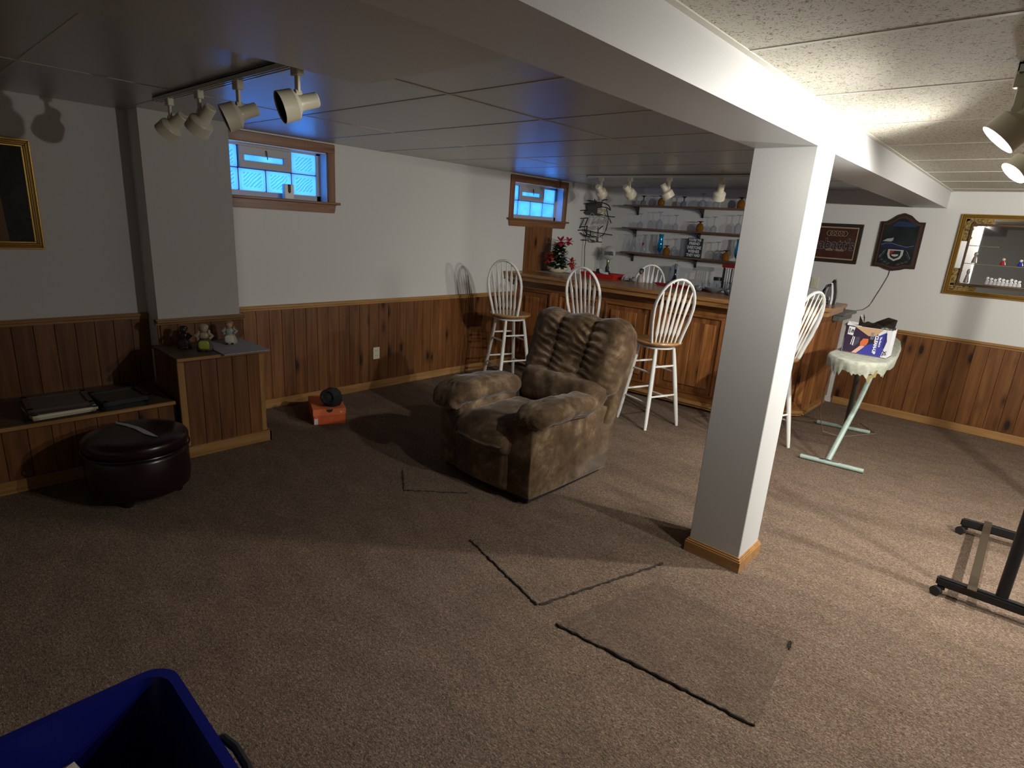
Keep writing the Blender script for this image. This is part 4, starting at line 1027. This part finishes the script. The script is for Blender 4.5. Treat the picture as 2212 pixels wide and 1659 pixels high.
t2 = thing('tray', 'long dark red tray on bar behind the right-hand stool', 'tray', (1.88, 4.66, 1.12), rad(4)); fin('tray_body', tray_mesh(.34, .05, .018), mat('dark_red_plastic', (.20, .008, .016), .4), t2, True)
bt = thing('bottle', 'dark wine bottle behind the bar, seen through stool spindles', 'bottle', (1.31, 5.5, .92))
b = BM(); lathe(b, [(0, .036), (.01, .038), (.19, .038), (.235, .022), (.26, .014), (.335, .014), (.340, .016), (.352, .016)], 18, (0, 0, 1), (1.31, 5.5, .92)); fin('bottle_glass', b, mat('dark_glass', (.008, .010, .009), .08), bt, sm=True)
b = BM(); lathe(b, [(.33, .0165), (.395, .0165)], 14, (0, 0, 1), (1.31, 5.5, .92)); fin('bottle_cap', b, mat('cap_grey', (.12, .13, .12), .5), bt, sm=True)
b = BM(); box(b, 1.20, 1.285, 5.60, 5.66, .92, 1.29, .004); tag(fin('carton', b, mat('bluish_carton', (.34, .37, .46), .5)), 'pale blue carton standing behind the stool back, under shelves', 'carton')
# clutter group at right of counter
g = 'glassware on the bar by the column'
for i, (x, y, h, rr_, lab) in enumerate(((2.05, 4.70, .075, .022, 'small clear shot glass at left end of the glassware on bar'), (2.12, 4.72, .085, .024, 'clear shot glass beside the first one on bar'), (2.19, 4.74, .080, .026, 'ribbed clear glass behind the smoky bowl on bar'), (2.27, 4.76, .090, .024, 'clear glass nearest the black lidded jar on bar'))):
    r = thing('shot_glass', lab, 'glass', (x, y, 1.12), 0, g); b = BM(); lathe(b, [(0, .0001), (0, rr_*.8), (h, rr_), (h, rr_*.9), (.008, rr_*.7), (.008, .0001)], 14, cap=False); fin('glass_body', b, CLEAR, r, True, sm=True)
bw = thing('bowl', 'smoky glass bowl lying on the bar left of the column', 'bowl', (2.24, 4.53, 1.12)); b = BM(); lathe(b, [(0, .03), (.005, .035), (.035, .085), (.055, .098), (.055, .094), (.035, .078), (.012, .03), (.012, .0001)], 26, cap=False)
fin('bowl_body', b, GREYG, bw, True, sm=True)
lump('plastic_bag', 'crumpled dark grey plastic bag on bar beside the column', 'bag', (2.42, 4.50, 1.12), (.065, .06, .030), mat('dark_bag', (.06, .065, .07), .25), 21)
lump('plastic_bag', 'small crumpled grey plastic bag left of the smoky bowl on bar', 'bag', (2.08, 4.52, 1.12), (.040, .030, .030), mat('grey_bag', (.16, .17, .18), .25), 33)
jr = thing('jar', 'clear storage jar with black lid behind the bar glasses', 'jar', (1.88, 5.45, .92)); b = BM(); lathe(b, [(0, .05), (.26, .05), (.27, .045)], 20, (0, 0, 1), (1.88, 5.45, .92)); fin('jar_body', b, CLEAR, jr, sm=True)
b = BM(); lathe(b, [(.26, .056), (.295, .056)], 20, (0, 0, 1), (1.88, 5.45, .92)); fin('lid', b, BLACK, jr, sm=True)
ub = thing('utensil_stand', 'utensil stand with dark red top and hanging black bar tools', 'utensil stand', (2.02, 5.40, .92))
b = BM(); box(b, 1.93, 2.11, 5.37, 5.43, 1.335, 1.375, .006); fin('stand_top', b, mat('maroon_plastic', (.20, .008, .010), .35), ub)
b = BM(); box(b, 1.93, 2.11, 5.36, 5.44, .92, .94, .004); tube(b, [(1.945, 5.4, .93), (1.945, 5.4, 1.34)], .008, 8); tube(b, [(2.095, 5.4, .93), (2.095, 5.4, 1.34)], .008, 8); fin('stand_frame', b, BLACK, ub)
for x, m in ((1.965, BLACK), (1.995, mat('steel', (.55, .55, .56), .25, .9)), (2.02, mat('steel_b', (.55, .55, .56), .25, .9)), (2.045, BLACK), (2.07, mat('steel_c', (.6, .6, .6), .25, .9))):
    b = BM(); box(b, x-.007, x+.007, 5.382, 5.388, 1.17, 1.33, .002); box(b, x-.011, x+.011, 5.380, 5.390, 1.07, 1.18, .003); fin('utensil', b, m, ub)
lump('paper_bag', 'reddish brown paper bag heap on the bar beside the column', 'bag', (2.42, 4.66, 1.12), (.045, .045, .04), noisy('brown_heap', (.06, .03, .028), (.16, .08, .07), 40, .7, .2), 45)
# iron
ir = thing('iron', 'black and white clothes iron standing on end of bar counter', 'iron', (3.20, 4.98, 1.12), rad(-38))
def iron_outline(s, h): return [(-.055*s, .0), (-.058*s, .06*h), (-.045*s, .13*h), (-.018*s, .205*h), (0, .232*h), (.018*s, .205*h), (.045*s, .13*h), (.058*s, .06*h), (.055*s, 0)]
b = BM(); prism(b, iron_outline(1, 1), -.012, 0, 'Y'); fin('soleplate', b, mat('soleplate_steel', (.7, .7, .7), .2, .9), ir, True)
b = BM(); prism(b, iron_outline(.96, .97), -.030, -.012, 'Y'); fin('lower_shell', b, BLACK, ir, True)
b = BM(); prism(b, iron_outline(.75, .84), -.050, -.030, 'Y'); fin('upper_shell', b, mat('iron_white', (.70, .70, .72), .3), ir, True)
b = BM(); tube(b, [(0, -.045, .175), (0, -.085, .165), (0, -.105, .12), (0, -.105, .05), (0, -.09, .015), (0, -.05, .012)], [.012, .013, .014, .014, .014, .018], 10); fin('handle', b, BLACK, ir, True, sm=True)
b = BM(); lathe(b, [(0, .020), (.012, .018)], 14, (0, -1, 0), (.012, -.050, .05)); fin('dial', b, mat('iron_grey', (.4, .4, .42), .3), ir, True, sm=True)

# ------------------------------------------------------------------ signs on the back wall
lb = thing('beer_sign', 'brown rectangular pub sign with thin gold lining beside the column', 'sign', (2.83, YB, 1.68))
x0, x1, z0, z1 = 2.44, 3.156, 1.478, 1.872
DKW = mat('dark_frame_wood', (.030, .017, .012), .4)
for (a, b_, c, d) in ((x0, x1, z1-.034, z1), (x0, x1, z0, z0+.034), (x0, x0+.034, z0+.034, z1-.034), (x1-.034, x1, z0+.034, z1-.034)):
    b = BM(); box(b, a, b_, YB-.024, YB, c, d, .004); fin('frame', b, DKW, lb)
GLD = mat('sign_gold', (.33, .26, .15), .45)
for (a, b_, c, d) in ((x0+.034, x1-.034, z1-.046, z1-.034), (x0+.034, x1-.034, z0+.034, z0+.046), (x0+.034, x0+.046, z0+.046, z1-.046), (x1-.046, x1-.034, z0+.046, z1-.046)):
    b = BM(); box(b, a, b_, YB-.018, YB, c, d); fin('gold_liner', b, GLD, lb)
b = BM(); box(b, x0+.04, x1-.04, YB-.010, YB, z0+.04, z1-.04); fin('panel', b, noisy('maroon_panel', (.040, .012, .009), (.065, .022, .012), 6, .4, 0), lb)
text('lettering', "Labatt's", .155, mat('outline_silver', (.20, .16, .16), .4), face_mtx((2.905, YB-.0105, 1.660), (1, 0, 0), (0, 0, 1)), lb, .0005, .0052, sx=.86)
text('lettering', "Labatt's", .155, mat('letter_black', (.012, .008, .008), .5), face_mtx((2.905, YB-.0120, 1.660), (1, 0, 0), (0, 0, 1)), lb, .0005, 0.0, sx=.86)
text('lettering', 'BEER \u00b7 BIERE', .032, GLD, face_mtx((2.93, YB-.0115, 1.618-.012), (1, 0, 0), (0, 0, 1)), lb, .0005, .0006)
for i, (cx, rx) in enumerate(((2.852, .026), (2.888, .028), (2.925, .032), (2.962, .028), (2.996, .026))):
    b = BM(); tube(b, [(cx+rx*math.cos(a), YB-.012-.001*i, 1.773+.026*math.sin(a)) for a in [2*PI*k/20 for k in range(20)]], .0022, 5, closed=True); fin('medal', b, GLD, lb)
# shaped plaque
pq = thing('plaque', 'arched dark wooden pub plaque with red and white shield', 'sign', (3.48, YB, 1.7))
def plaque_outline(s):
    cx, pts = 3.485, []
    W_ = .182*s
    T = lambda z: 1.70+(z-1.70)*(s+.0 if s == 1 else 1-(1-s)*.8)
    top = [(-1, 1.912), (-.72, 1.915), (-.55, 1.935), (-.30, 1.975), (0, 1.995), (.30, 1.975), (.55, 1.935), (.72, 1.915), (1, 1.915)]
    bot = [(1, 1.478), (.6, 1.476), (.35, 1.458), (0, 1.445), (-.35, 1.458), (-.6, 1.476), (-1, 1.476)]
    return [(cx+u*W_, T(z)) for u, z in top]+[(cx+u*W_, T(z)) for u, z in bot]
b = BM(); prism(b, plaque_outline(1), YB-.022, YB, 'Y'); fin('plaque_board', b, DKW, pq)
b = BM(); prism(b, plaque_outline(.90), YB-.030, YB-.020, 'Y'); fin('moulding', b, mat('reddish_moulding', (.060, .026, .018), .35), pq)
b = BM(); prism(b, plaque_outline(.80), YB-.033, YB-.028, 'Y'); fin('painted_panel', b, noisy('night_panel', (.006, .010, .014), (.016, .022, .022), 9, .3, 0), pq)
yp = YB-.0335
def flat(name, pts, m, y=yp, t=.0012, parent=None): b = BM(); prism(b, pts, y-t, y, 'Y'); return fin(name, b, m, parent)
BLUP = mat('painted_blue', (.012, .030, .075), .4)
flat('painted_sky', [(3.42, 1.895), (3.45, 1.918), (3.56, 1.908), (3.60, 1.885), (3.60, 1.868), (3.40, 1.868)], BLUP, parent=pq)
flat('painted_wave', [(3.345, 1.685), (3.37, 1.70), (3.43, 1.705), (3.50, 1.688), (3.56, 1.672), (3.60, 1.678), (3.625, 1.690), (3.625, 1.668), (3.58, 1.658), (3.50, 1.662), (3.42, 1.668), (3.345, 1.668)], mat('painted_navy', (.010, .016, .06), .4), parent=pq)
b = BM(); tube(b, [(3.345, yp-.001, 1.690), (3.38, yp-.001, 1.708), (3.43, yp-.001, 1.709), (3.50, yp-.001, 1.690), (3.56, yp-.001, 1.678), (3.62, yp-.001, 1.695)], .002, 5); fin('painted_line', b, mat('painted_silver', (.22, .25, .34), .4), pq)
LW = mat('painted_white', (.42, .40, .38), .45)
flat('eagle_head', [(3.35, 1.725), (3.385, 1.750), (3.42, 1.755), (3.438, 1.765), (3.436, 1.735), (3.42, 1.722)], mat('painted_grey', (.30, .30, .32), .45), parent=pq)
flat('shield', [(3.415, 1.650), (3.545, 1.650), (3.545, 1.60), (3.53, 1.565), (3.48, 1.540), (3.43, 1.565), (3.415, 1.60)], LW, yp-.001, parent=pq)
flat('shield_field', [(3.435, 1.640), (3.525, 1.640), (3.525, 1.60), (3.512, 1.575), (3.48, 1.558), (3.448, 1.575), (3.435, 1.60)], mat('painted_black', (.012, .013, .014), .4), yp-.0025, parent=pq)
flat('shield_corner', [(3.435, 1.640), (3.475, 1.640), (3.435, 1.595)], mat('painted_red', (.26, .022, .018), .4), yp-.004, parent=pq)
flat('shield_mark', [(3.45, 1.602), (3.51, 1.606), (3.505, 1.590), (3.48, 1.582), (3.455, 1.590)], LW, yp-.004, parent=pq)
GRS = mat('painted_grey_script', (.20, .19, .19), .4)
for (xs_, z_, a0) in ((3.375, 1.545, -.25), (3.405, 1.527, -.2), (3.435, 1.512, -.1), (3.525, 1.512, .1), (3.555, 1.525, .2), (3.585, 1.540, .25)):
    b = BM(); tube(b, [(xs_-.012, yp-.001, z_-.008), (xs_-.004, yp-.001, z_+.010), (xs_+.004, yp-.001, z_-.006), (xs_+.012, yp-.001, z_+.008)], .0022, 5); fin('script_mark', b, GRS, pq)
for sgn in (-1, 1):
    b = BM()
    for k in range(5): tube(b, [(3.48+sgn*(.085+.010*k), yp-.001, 1.645-.014*k), (3.48+sgn*(.105+.006*k), yp-.001, 1.625-.014*k), (3.48+sgn*(.088+.008*k), yp-.001, 1.610-.012*k)], .002, 4)
    fin('painted_ornament', b, GRS, pq)
b = BM(); tube(b, [(3.466, YB-.01, 1.45), (3.463, YB-.006, 1.40), (3.449, YB-.006, 1.35), (3.425, YB-.006, 1.27), (3.399, YB-.006, 1.195), (3.375, YB-.006, 1.12), (3.357, YB-.006, 1.076), (3.31, YB-.006, 1.03), (3.256, YB-.008, 1.016)], .0032, 6); fin('power_cord', b, mat('grey_cord', (.10, .10, .10), .5), pq, sm=True)

# ------------------------------------------------------------------ mirrored display frame on the right
mr = thing('display_mirror', 'gold framed mirror with scroll corners and small shelves, cut by right edge', 'mirror', (4.53, YB, 1.65))
RX0, RX1, RZ0, RZ1 = 3.93, 5.13, 1.282, 2.006
gold_frame(mr, YB, (RX0, RX1, RZ0, RZ1), .042, GOLD, GOLDD, 'Y')
b = BM(); box(b, RX0+.03, RX1-.03, YB-.010, YB-.002, RZ0+.03, RZ1-.03); fin('mirror_glass', b, MIRROR, mr)
ix0, ix1, iz0, iz1 = 4.035, 5.025, 1.385, 1.905
b = BM()
for (a, b_, c, d) in ((ix0, ix1, iz1, iz1+.018), (ix0, ix1, iz0-.018, iz0), (ix0-.018, ix0, iz0-.018, iz1+.018), (ix1, ix1+.018, iz0-.018, iz1+.018)): box(b, a, b_, YB-.030, YB-.010, c, d, .003)
fin('inner_frame', b, mat('brown_inner_frame', (.085, .045, .02), .4), mr)
SCR = noisy('gilt_scrollwork', (.06, .035, .008), (.34, .22, .05), 45, .4, .8, .01)
for sx_ in (0, 1):
    for sz in (0, 1):
        b = BM(); X = lambda d: (RX0+.04+d) if sx_ == 0 else (RX1-.04-d)
        Zf = lambda d: (RZ0+.04+d) if sz == 0 else (RZ1-.04-d)
        rnd = random.Random(5+sx_*2+sz)
        for k in range(30):
            if k < 16: dx, dz = rnd.uniform(.01, .19), rnd.uniform(.008, .055)
            else: dx, dz = rnd.uniform(.008, .055), rnd.uniform(.01, .19)
            s_ = rnd.uniform(.014, .024); pillow(b, X(dx)-s_, X(dx)+s_, YB-.020, YB-.006, Zf(dz)-s_*.8, Zf(dz)+s_*.8, 1, 8, 5)
        for (q0, q1, h0, h1) in ((.0, .20, .0, .062), (.0, .062, .0, .20)):
            xa, xb = sorted((X(q0), X(q1))); za, zb = sorted((Zf(h0), Zf(h1))); box(b, xa, xb, YB-.016, YB-.008, za, zb, .003)
        fin('corner_ornament', b, SCR, mr)
for z_, xa, xb in ((1.732, ix0, 4.25), (1.572, ix0, ix1), (1.392, ix0, ix1)):
    b = BM(); box(b, xa, xb, YB-.040, YB-.010, z_-.005, z_, .001); fin('shelf', b, mat('mirror_shelf', (.22, .17, .10), .4), mr)
def mini(x, z, h, lab, c1, c2, nm='figurine'):
    r = thing(nm, lab, 'figurine', (x, YB-.025, z), 0, 'miniatures in the mirror display')
    b = BM(); lathe(b, [(0, .016), (.004, .020), (h*.5, .012), (h*.62, .008)], 12); fin('body', b, mat('mini_body', c1, .3), r, True, sm=True)
    b = BM(); pillow(b, -.012, .012, -.012, .012, h*.58, h, 1, 10, 8); fin('head', b, mat('mini_head', c2, .3), r, True, sm=True)
mini(4.31, 1.577, .062, 'tiny red and white figurine on middle shelf of mirror display', (.35, .015, .03), (.6, .5, .4))
mini(4.43, 1.577, .060, 'tiny blue and white figurine at photo edge in mirror display', (.02, .03, .35), (.65, .63, .58))
mini(4.105, 1.577, .10, 'grey bust figurine on middle shelf of mirror display', (.20, .17, .14), (.22, .19, .15))
mini(4.085, 1.397, .125, 'tall grey bell shaped figurine on bottom shelf of mirror display', (.20, .17, .15), (.20, .17, .15))
SILV = mat('silver_trinket', (.75, .75, .76), .15, .9)
for i in range(9):
    x = 4.235+.028*i; mini(x, 1.397, .07-.006*(i % 3), 'silver trinket, number %s from the left in the bottom row of mirror display' % ('one two three four five six seven eight nine'.split()[i]), (.55, .55, .56), (.8, .8, .8), 'trinket')

# ------------------------------------------------------------------ ironing board
ib = thing('ironing_board', 'ironing board with grey green cover, pale green legs, right of bar', 'ironing board', (3.77, 4.2, 0))
out_ = []
for i in range(13):
    a = PI+PI*i/12; out_.append((3.775+.185*math.cos(a), 3.60+.20*math.sin(a)))
out_ += [(3.955, 3.9), (3.90, 4.4), (3.83, 4.8), (3.77, 4.98), (3.71, 4.98), (3.66, 4.8), (3.62, 4.4), (3.59, 3.9)]
b = BM(); prism(b, out_, .872, .893); fin('board_deck', b, mat('board_metal', (.35, .42, .38), .5), ib)
def offset_outline(pts, d):
    cx = sum(p[0] for p in pts)/len(pts); cy = sum(p[1] for p in pts)/len(pts)
    return [(x+d*(1 if x > cx else -1)*.8, y+(d if y > cy else -d)*.8) for x, y in pts]
CLOTH = noisy('grey_green_cover', (.30, .31, .25), (.42, .43, .36), 25, .9, .3, .004)
b = BM(); rings = []; oo = out_
def dens(pts, n=5):
    q = []
    for i in range(len(pts)):
        a, c = pts[i], pts[(i+1) % len(pts)]
        for k in range(n): q.append((a[0]+(c[0]-a[0])*k/n, a[1]+(c[1]-a[1])*k/n))
    return q
od = dens(oo, 4); cx_, cy2 = 3.775, 4.25
for lvl, (z_, f, am) in enumerate(((.900, .96, 0), (.899, 1.0, .0), (.892, 1.03, .002), (.872, 1.035, .006), (.845, 1.02, .014), (.82, 1.0, .020))):
    ring = []
    for i, (x, y) in enumerate(od):
        nn = noise.noise(Vector((i*.7, lvl*.3, 2))); front = max(0, 1-(y-3.38)/.35)
        zz = z_ - (am*nn*1.2 + (.045*front*(lvl-2)/3*abs(noise.noise(Vector((i*.35, 5, 1))))*2 if lvl > 2 else 0))
        ring.append(b.verts.new((cx_+(x-cx_)*(1+(f-1)*1.2)+am*nn*.5, 4.25+(y-4.25)*(1+(f-1)*.6)+am*noise.noise(Vector((i*.5, 1, 4)))*.6, zz)))
    rings.append(ring)
for A, B in zip(rings, rings[1:]):
    n = len(A)
    for i in range(n): b.faces.new((A[i], A[(i+1) % n], B[(i+1) % n], B[i]))
b.faces.new(rings[0]); fin('board_cover', b, CLOTH, ib, sm=True, ang=60)
b = BM(); prism(b, [(3.85, .84), (3.93, .85), (3.925, .80), (3.90, .79), (3.893, .745), (3.875, .77), (3.86, .80)], 3.46, 3.466, 'Y'); fin('torn_padding', b, mat('padding', (.34, .28, .12), .9), ib)
GRN = noisy('pale_green_enamel', (.28, .37, .32), (.36, .46, .40), 18, .4, .05)
b = BM(); tube(b, [(3.510, 3.715, .019), (3.945, 3.775, .019)], .018, 12); fin('foot_bar', b, GRN, ib, sm=True)
b = BM(); tube(b, [(3.33, 4.815, .019), (3.76, 4.90, .019)], .018, 12); fin('foot_bar', b, GRN, ib, sm=True)
b = BM(); tube(b, [(3.700, 3.745, .03), (3.76, 4.02, .45), (3.79, 4.38, .87)], .021, 12, flat=.8); fin('leg', b, GRN, ib, sm=True)
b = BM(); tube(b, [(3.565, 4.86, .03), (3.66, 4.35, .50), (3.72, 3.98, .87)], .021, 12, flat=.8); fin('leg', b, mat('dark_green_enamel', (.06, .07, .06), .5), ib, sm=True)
b = BM(); tube(b, [(3.62, 3.73, .028), (3.70, 3.72, .050), (3.80, 3.76, .030)], .003, 5); fin('brace_wire', b, BLKM, ib, sm=True)
b = BM(); tube(b, [(3.60, 3.70, .86), (3.52, 4.0, .60), (3.45, 4.3, .25), (3.47, 4.45, .05), (3.60, 4.55, .008), (3.80, 4.95, .008), (3.62, 5.2, .008)], .004, 6)
fin('hanging_cord', b, mat('tan_cord', (.22, .16, .11), .6), ib, sm=True)
# trash-bag box on it
bb = thing('trash_bag_box', 'purple and black contractor clean-up bag box on the ironing board', 'box', (3.78, 3.78, .903))
X0, X1, Y0, Y1, ZA, ZB = 3.636, 3.926, 3.70, 3.86, .903, 1.100
CARD = mat('kraft_card', (.50, .32, .17), .7); PUR = mat('box_purple', (.035, .018, .045), .4); BLU = mat('box_blue', (.045, .045, .32), .4); WHP = mat('box_white', (.70, .70, .72), .5)
b = BM()
box(b, X0, X0+.004, Y0, Y1, ZA, ZB); box(b, X1-.004, X1, Y0, Y1, ZA, ZB); box(b, X0, X1, Y1-.004, Y1, ZA, ZB); box(b, X0, X1, Y0, Y1, ZA, ZA+.004); box(b, X0, X1, Y0+.0, Y0+.004, ZA, ZB)
fin('carton', b, WHP, bb)
yf = Y0-.0008
def pf(name, pts, m, d=0.0): b = BM(); prism(b, [(X0+u*(X1-X0), ZA+v*(ZB-ZA)) for u, v in pts], yf-.0010-d, yf-d, 'Y'); return fin(name, b, m, bb)
pf('print_dark', [(.01, .01), (.35, .01), (.72, .55), (.72, .99), (.01, .99)], PUR)
pf('print_blue', [(.30, .01), (.86, .01), (.93, .60), (.90, .93), (.60, .60), (.48, .28)], BLU, .0004)
pf('print_white_band', [(.86, .01), (.995, .01), (.995, .99), (.88, .99), (.93, .60)], WHP, .0008)
pf('kraft_tear', [(.17, .99), (.82, .99), (.66, .72), (.52, .70)], CARD, .0014)
pf('print_label', [(.055, .66), (.18, .64), (.20, .95), (.06, .96)], WHP, .0014)
pf('glove_print', [(.38, .30), (.50, .34), (.55, .46), (.53, .60), (.42, .58), (.37, .44)], mat('print_orange', (.62, .14, .05), .5), .0014)
pf('glove_print', [(.22, .01), (.33, .02), (.49, .31), (.39, .32)], mat('print_skin', (.72, .40, .30), .5), .0014)
pf('bag_print', [(.52, .36), (.70, .50), (.66, .66), (.56, .60)], mat('print_black', (.02, .02, .022), .4), .0016)
pf('bag_print', [(.22, .20), (.34, .40), (.34, .62), (.26, .60)], mat('print_grey', (.07, .06, .075), .4), .0016)
WP = mat('print_white', (.75, .75, .78), .5)
def bt_(s, u, v, sz, off=.0008, m=WP, sx=1): text('lettering', s, sz, m, face_mtx((X0+u*(X1-X0), yf-.0032, ZA+v*(ZB-ZA)), (0, 0, -1), (1, 0, 0)), bb, .0004, off, sx=sx)
bt_('CLEAN-UP', .70, .42, .028, .0016); bt_('BAGS', .60, .72, .026, .001, mat('print_outline', (.22, .20, .30), .5), .8); bt_('The Best in', .79, .55, .016)
INK = mat('print_ink', (.03, .02, .03), .5)
bt_('40', .155, .80, .030, .001, INK, .85); bt_('BAGS', .09, .80, .014, .0004, INK)
bt_('CONTRACTOR', .885, .62, .015, .0004, INK); bt_('XL', .925, .16, .032, .001, INK)
pf('print_lines', [(.16, .30), (.175, .30), (.20, .62), (.185, .62)], WP, .0016); pf('print_lines', [(.20, .28), (.225, .28), (.235, .60), (.215, .60)], WP, .0016)
for (pts, dy) in (([(.00, 1.0), (.0, 1.10), (.34, 1.02), (.30, .98)], .0),):
    b = BM(); b.faces.new([b.verts.new(v) for v in ((X0, Y0, ZB), (X0-.012, Y0+.10, ZB+.018), (X0+.10, Y1, ZB+.004), (X0+.09, Y0, ZB))]); o = fin('open_flap', b, WHP, bb); o.modifiers.new('s', 'SOLIDIFY').thickness = .002
PLB = noisy('black_bag_plastic', (.008, .006, .005), (.022, .015, .011), 20, .28, .6, .01)
b = BM(); pillow(b, X0+.07, X1-.004, Y0+.006, Y1-.006, ZB-.05, ZB+.025, .6, 30, 14, lambda P, v: P+nz(P, 22, .016)); fin('black_bags', b, PLB, bb, sm=True, ang=30)
b = BM()
for q in (((3.70, 3.74, 1.10), (3.695, 3.75, 1.175), (3.712, 3.76, 1.190), (3.728, 3.75, 1.165), (3.735, 3.74, 1.11)), ((3.765, 3.75, 1.105), (3.80, 3.79, 1.135), (3.865, 3.80, 1.175), (3.925, 3.79, 1.165), (3.928, 3.74, 1.12), (3.85, 3.72, 1.105))):
    vs = [b.verts.new(p) for p in q]; b.faces.new(vs)
o = fin('bag_fold', b, PLB, bb); o.modifiers.new('s', 'SOLIDIFY').thickness = .006

# ------------------------------------------------------------------ rolling rack at right edge
rk = thing('rolling_rack', 'black rolling rack base with castors at the right edge', 'rack', (4.95, 2.8, 0))
for (y, x0, dy) in ((2.305, 4.57, .11), (3.21, 4.585, .30)):
    b = BM(); sl = dy
    prism(b, [(x0, y-.022), (x0+1.0, y-.022+sl*1.0*.35), (x0+1.0, y+.022+sl*.35), (x0, y+.022)], .052, .098)
    bmesh.ops.bevel(b, geom=list(b.edges), offset=.008, segments=2, affect='EDGES'); fin('foot_bar', b, BLKM, rk)
    for xx in (x0+.03, x0+.97):
        yy = y+sl*.35*(xx-x0)
        b = BM(); lathe(b, [(-.012, .024), (.012, .024)], 18, (.4, 1, 0), (xx-.02, yy-.02, .0245)); cst = fin('castor', b, BLACK, rk, sm=True)
        b = BM(); box(b, xx-.02, xx+.012, yy-.018, yy+.018, .035, .056, .003); fin('castor_fork', b, BLKM, cst)
    b = BM(); box(b, x0+.12, x0+.9, y-.003+sl*.35*.5-.02, y+.004+sl*.35*.5-.02, .098, .100); fin('track_slot', b, BLKM, rk)
b = BM(); tube(b, [(4.82, 2.33, .08), (4.82, 2.33, 1.85)], .025, 14); fin('post', b, BLKM, rk, sm=True)
b = BM(); tube(b, [(4.86, 3.25, .08), (4.86, 3.25, 1.85)], .025, 14); 
b.free()
b = BM(); tube(b, [(5.40, 3.30, .08), (5.40, 3.30, 1.85)], .025, 14); fin('post', b, BLKM, rk, sm=True)
BRN = mat('brown_flat_bar', (.035, .024, .014), .7, 0, .2)
b = BM(); prism(b, [(4.690, 2.26), (4.727, 2.26), (4.727, 3.26), (4.690, 3.26)], .098, .106); fin('tie_bar', b, BRN, rk)
b = BM(); prism(b, [(5.06, 2.30), (5.095, 2.30), (5.095, 3.34), (5.06, 3.34)], .098, .106); fin('tie_bar', b, BRN, rk)

# ------------------------------------------------------------------ blue bin lower left
bn = thing('storage_bin', 'open dark blue plastic bin cut by the lower left corner', 'bin', (3.40, -1.0, 0))
BLUEP = mat('blue_plastic', (.003, .006, .12), .38)
def rrect(x0, x1, y0, y1, r, n=6):
    p = []
    for (cx, cy, a0) in ((x1-r, y1-r, 0), (x0+r, y1-r, PI/2), (x0+r, y0+r, PI), (x1-r, y0+r, 3*PI/2)):
        for i in range(n+1): a = a0+PI/2*i/n; p.append((cx+r*math.cos(a), cy+r*math.sin(a)))
    return p
b = BM(); R_ = []
for (ins, z_) in ((.05, 0), (.012, .38), (-.008, .386), (-.008, .40), (.016, .40), (.022, .37), (.058, .006)):
    R_.append([b.verts.new((x, y, z_)) for x, y in rrect(3.065+ins, 3.72-ins, -1.25+ins, -.675-ins, .07-ins*.3)])
for A, B in zip(R_, R_[1:]):
    n = len(A)
    for i in range(n): b.faces.new((A[i], A[(i+1) % n], B[(i+1) % n], B[i]))
b.faces.new(R_[0][::-1]); b.faces.new(R_[-1]); fin('bin_body', b, BLUEP, bn, sm=True, ang=30)
b = BM(); tube(b, [(3.36, -.668, .35), (3.37, -.645, .352), (3.42, -.635, .352), (3.49, -.637, .352), (3.54, -.648, .352), (3.55, -.668, .35)], .011, 8); fin('handle', b, BLACK, bn, sm=True)
lump('cloth_bundle', 'beige cloth bundle lying inside the blue bin', 'cloth', (3.205, -.985, .03), (.075, .10, .165), noisy('beige_cloth', (.16, .14, .11), (.30, .27, .21), 18, .9, .4), 61)
lump('cloth_bundle', 'dark cloth heap filling the rest of the blue bin', 'cloth', (3.50, -.97, .02), (.12, .13, .07), noisy('dark_cloth', (.01, .01, .012), (.03, .028, .025), 18, .9, .4), 77)

# ------------------------------------------------------------------ cut carpet pieces
def patch(pts, h, m, lab, edges, seed):
    r = thing('carpet_piece', lab, 'carpet piece', (pts[0][0], pts[0][1], 0), 0, 'loose cut carpet pieces')
    b = BM(); prism(b, pts, .0005, h); o = fin('carpet_pad', b, m, r)
    rnd = random.Random(seed)
    for (A, B, wd) in edges:
        b = BM(); n = 40; Q = []; rr = []
        for i in range(n+1):
            f = i/n; d = Vector((B[0]-A[0], B[1]-A[1], 0)); nn = Vector((-d.y, d.x, 0)).normalized()
            Q.append(Vector((A[0], A[1], h*.6))+d*f+nn*rnd.uniform(-.004, .004)+Vector((0, 0, rnd.uniform(0, .003)))); rr.append(wd*rnd.uniform(.4, 1.3))
        tube(b, Q, rr, 6)
        for k in range(26):
            f = rnd.random(); p = Vector((A[0], A[1], 0))+Vector((B[0]-A[0], B[1]-A[1], 0))*f; a = rnd.random()*6.28
            tube(b, [p+Vector((0, 0, h)), p+Vector((math.cos(a)*.012, math.sin(a)*.012, h+.004))], .0012, 4)
        fin('frayed_edge', b, FRAY, r)
patch([(2.683, .879), (3.280, .730), (3.502, 1.476), (2.93, 1.60)], .003, CARPET, 'loose carpet piece in front of the column with V shaped dark seams', [((2.683, .879), (3.280, .730), .006), ((3.288, .74), (3.505, 1.476), .006)], 1)
b2 = patch([(3.42, .69), (4.237, .793), (4.183, 1.354), (3.56, 1.31)], .007, CARPET2, 'long darker carpet piece with a frayed near edge, front of column', [((3.42, .69), (4.237, .793), .006), ((4.183, 1.354), (4.19, 1.30), .004)], 2)
patch([(1.696, 1.172), (1.981, .966), (2.266, 1.247), (2.1, 1.45), (1.8, 1.45)], .002, CARPET, 'loose carpet piece tucked under the front of the recliner', [((1.74, 1.14), (1.981, .966), .003), ((1.981, .966), (2.266, 1.247), .003)], 3)
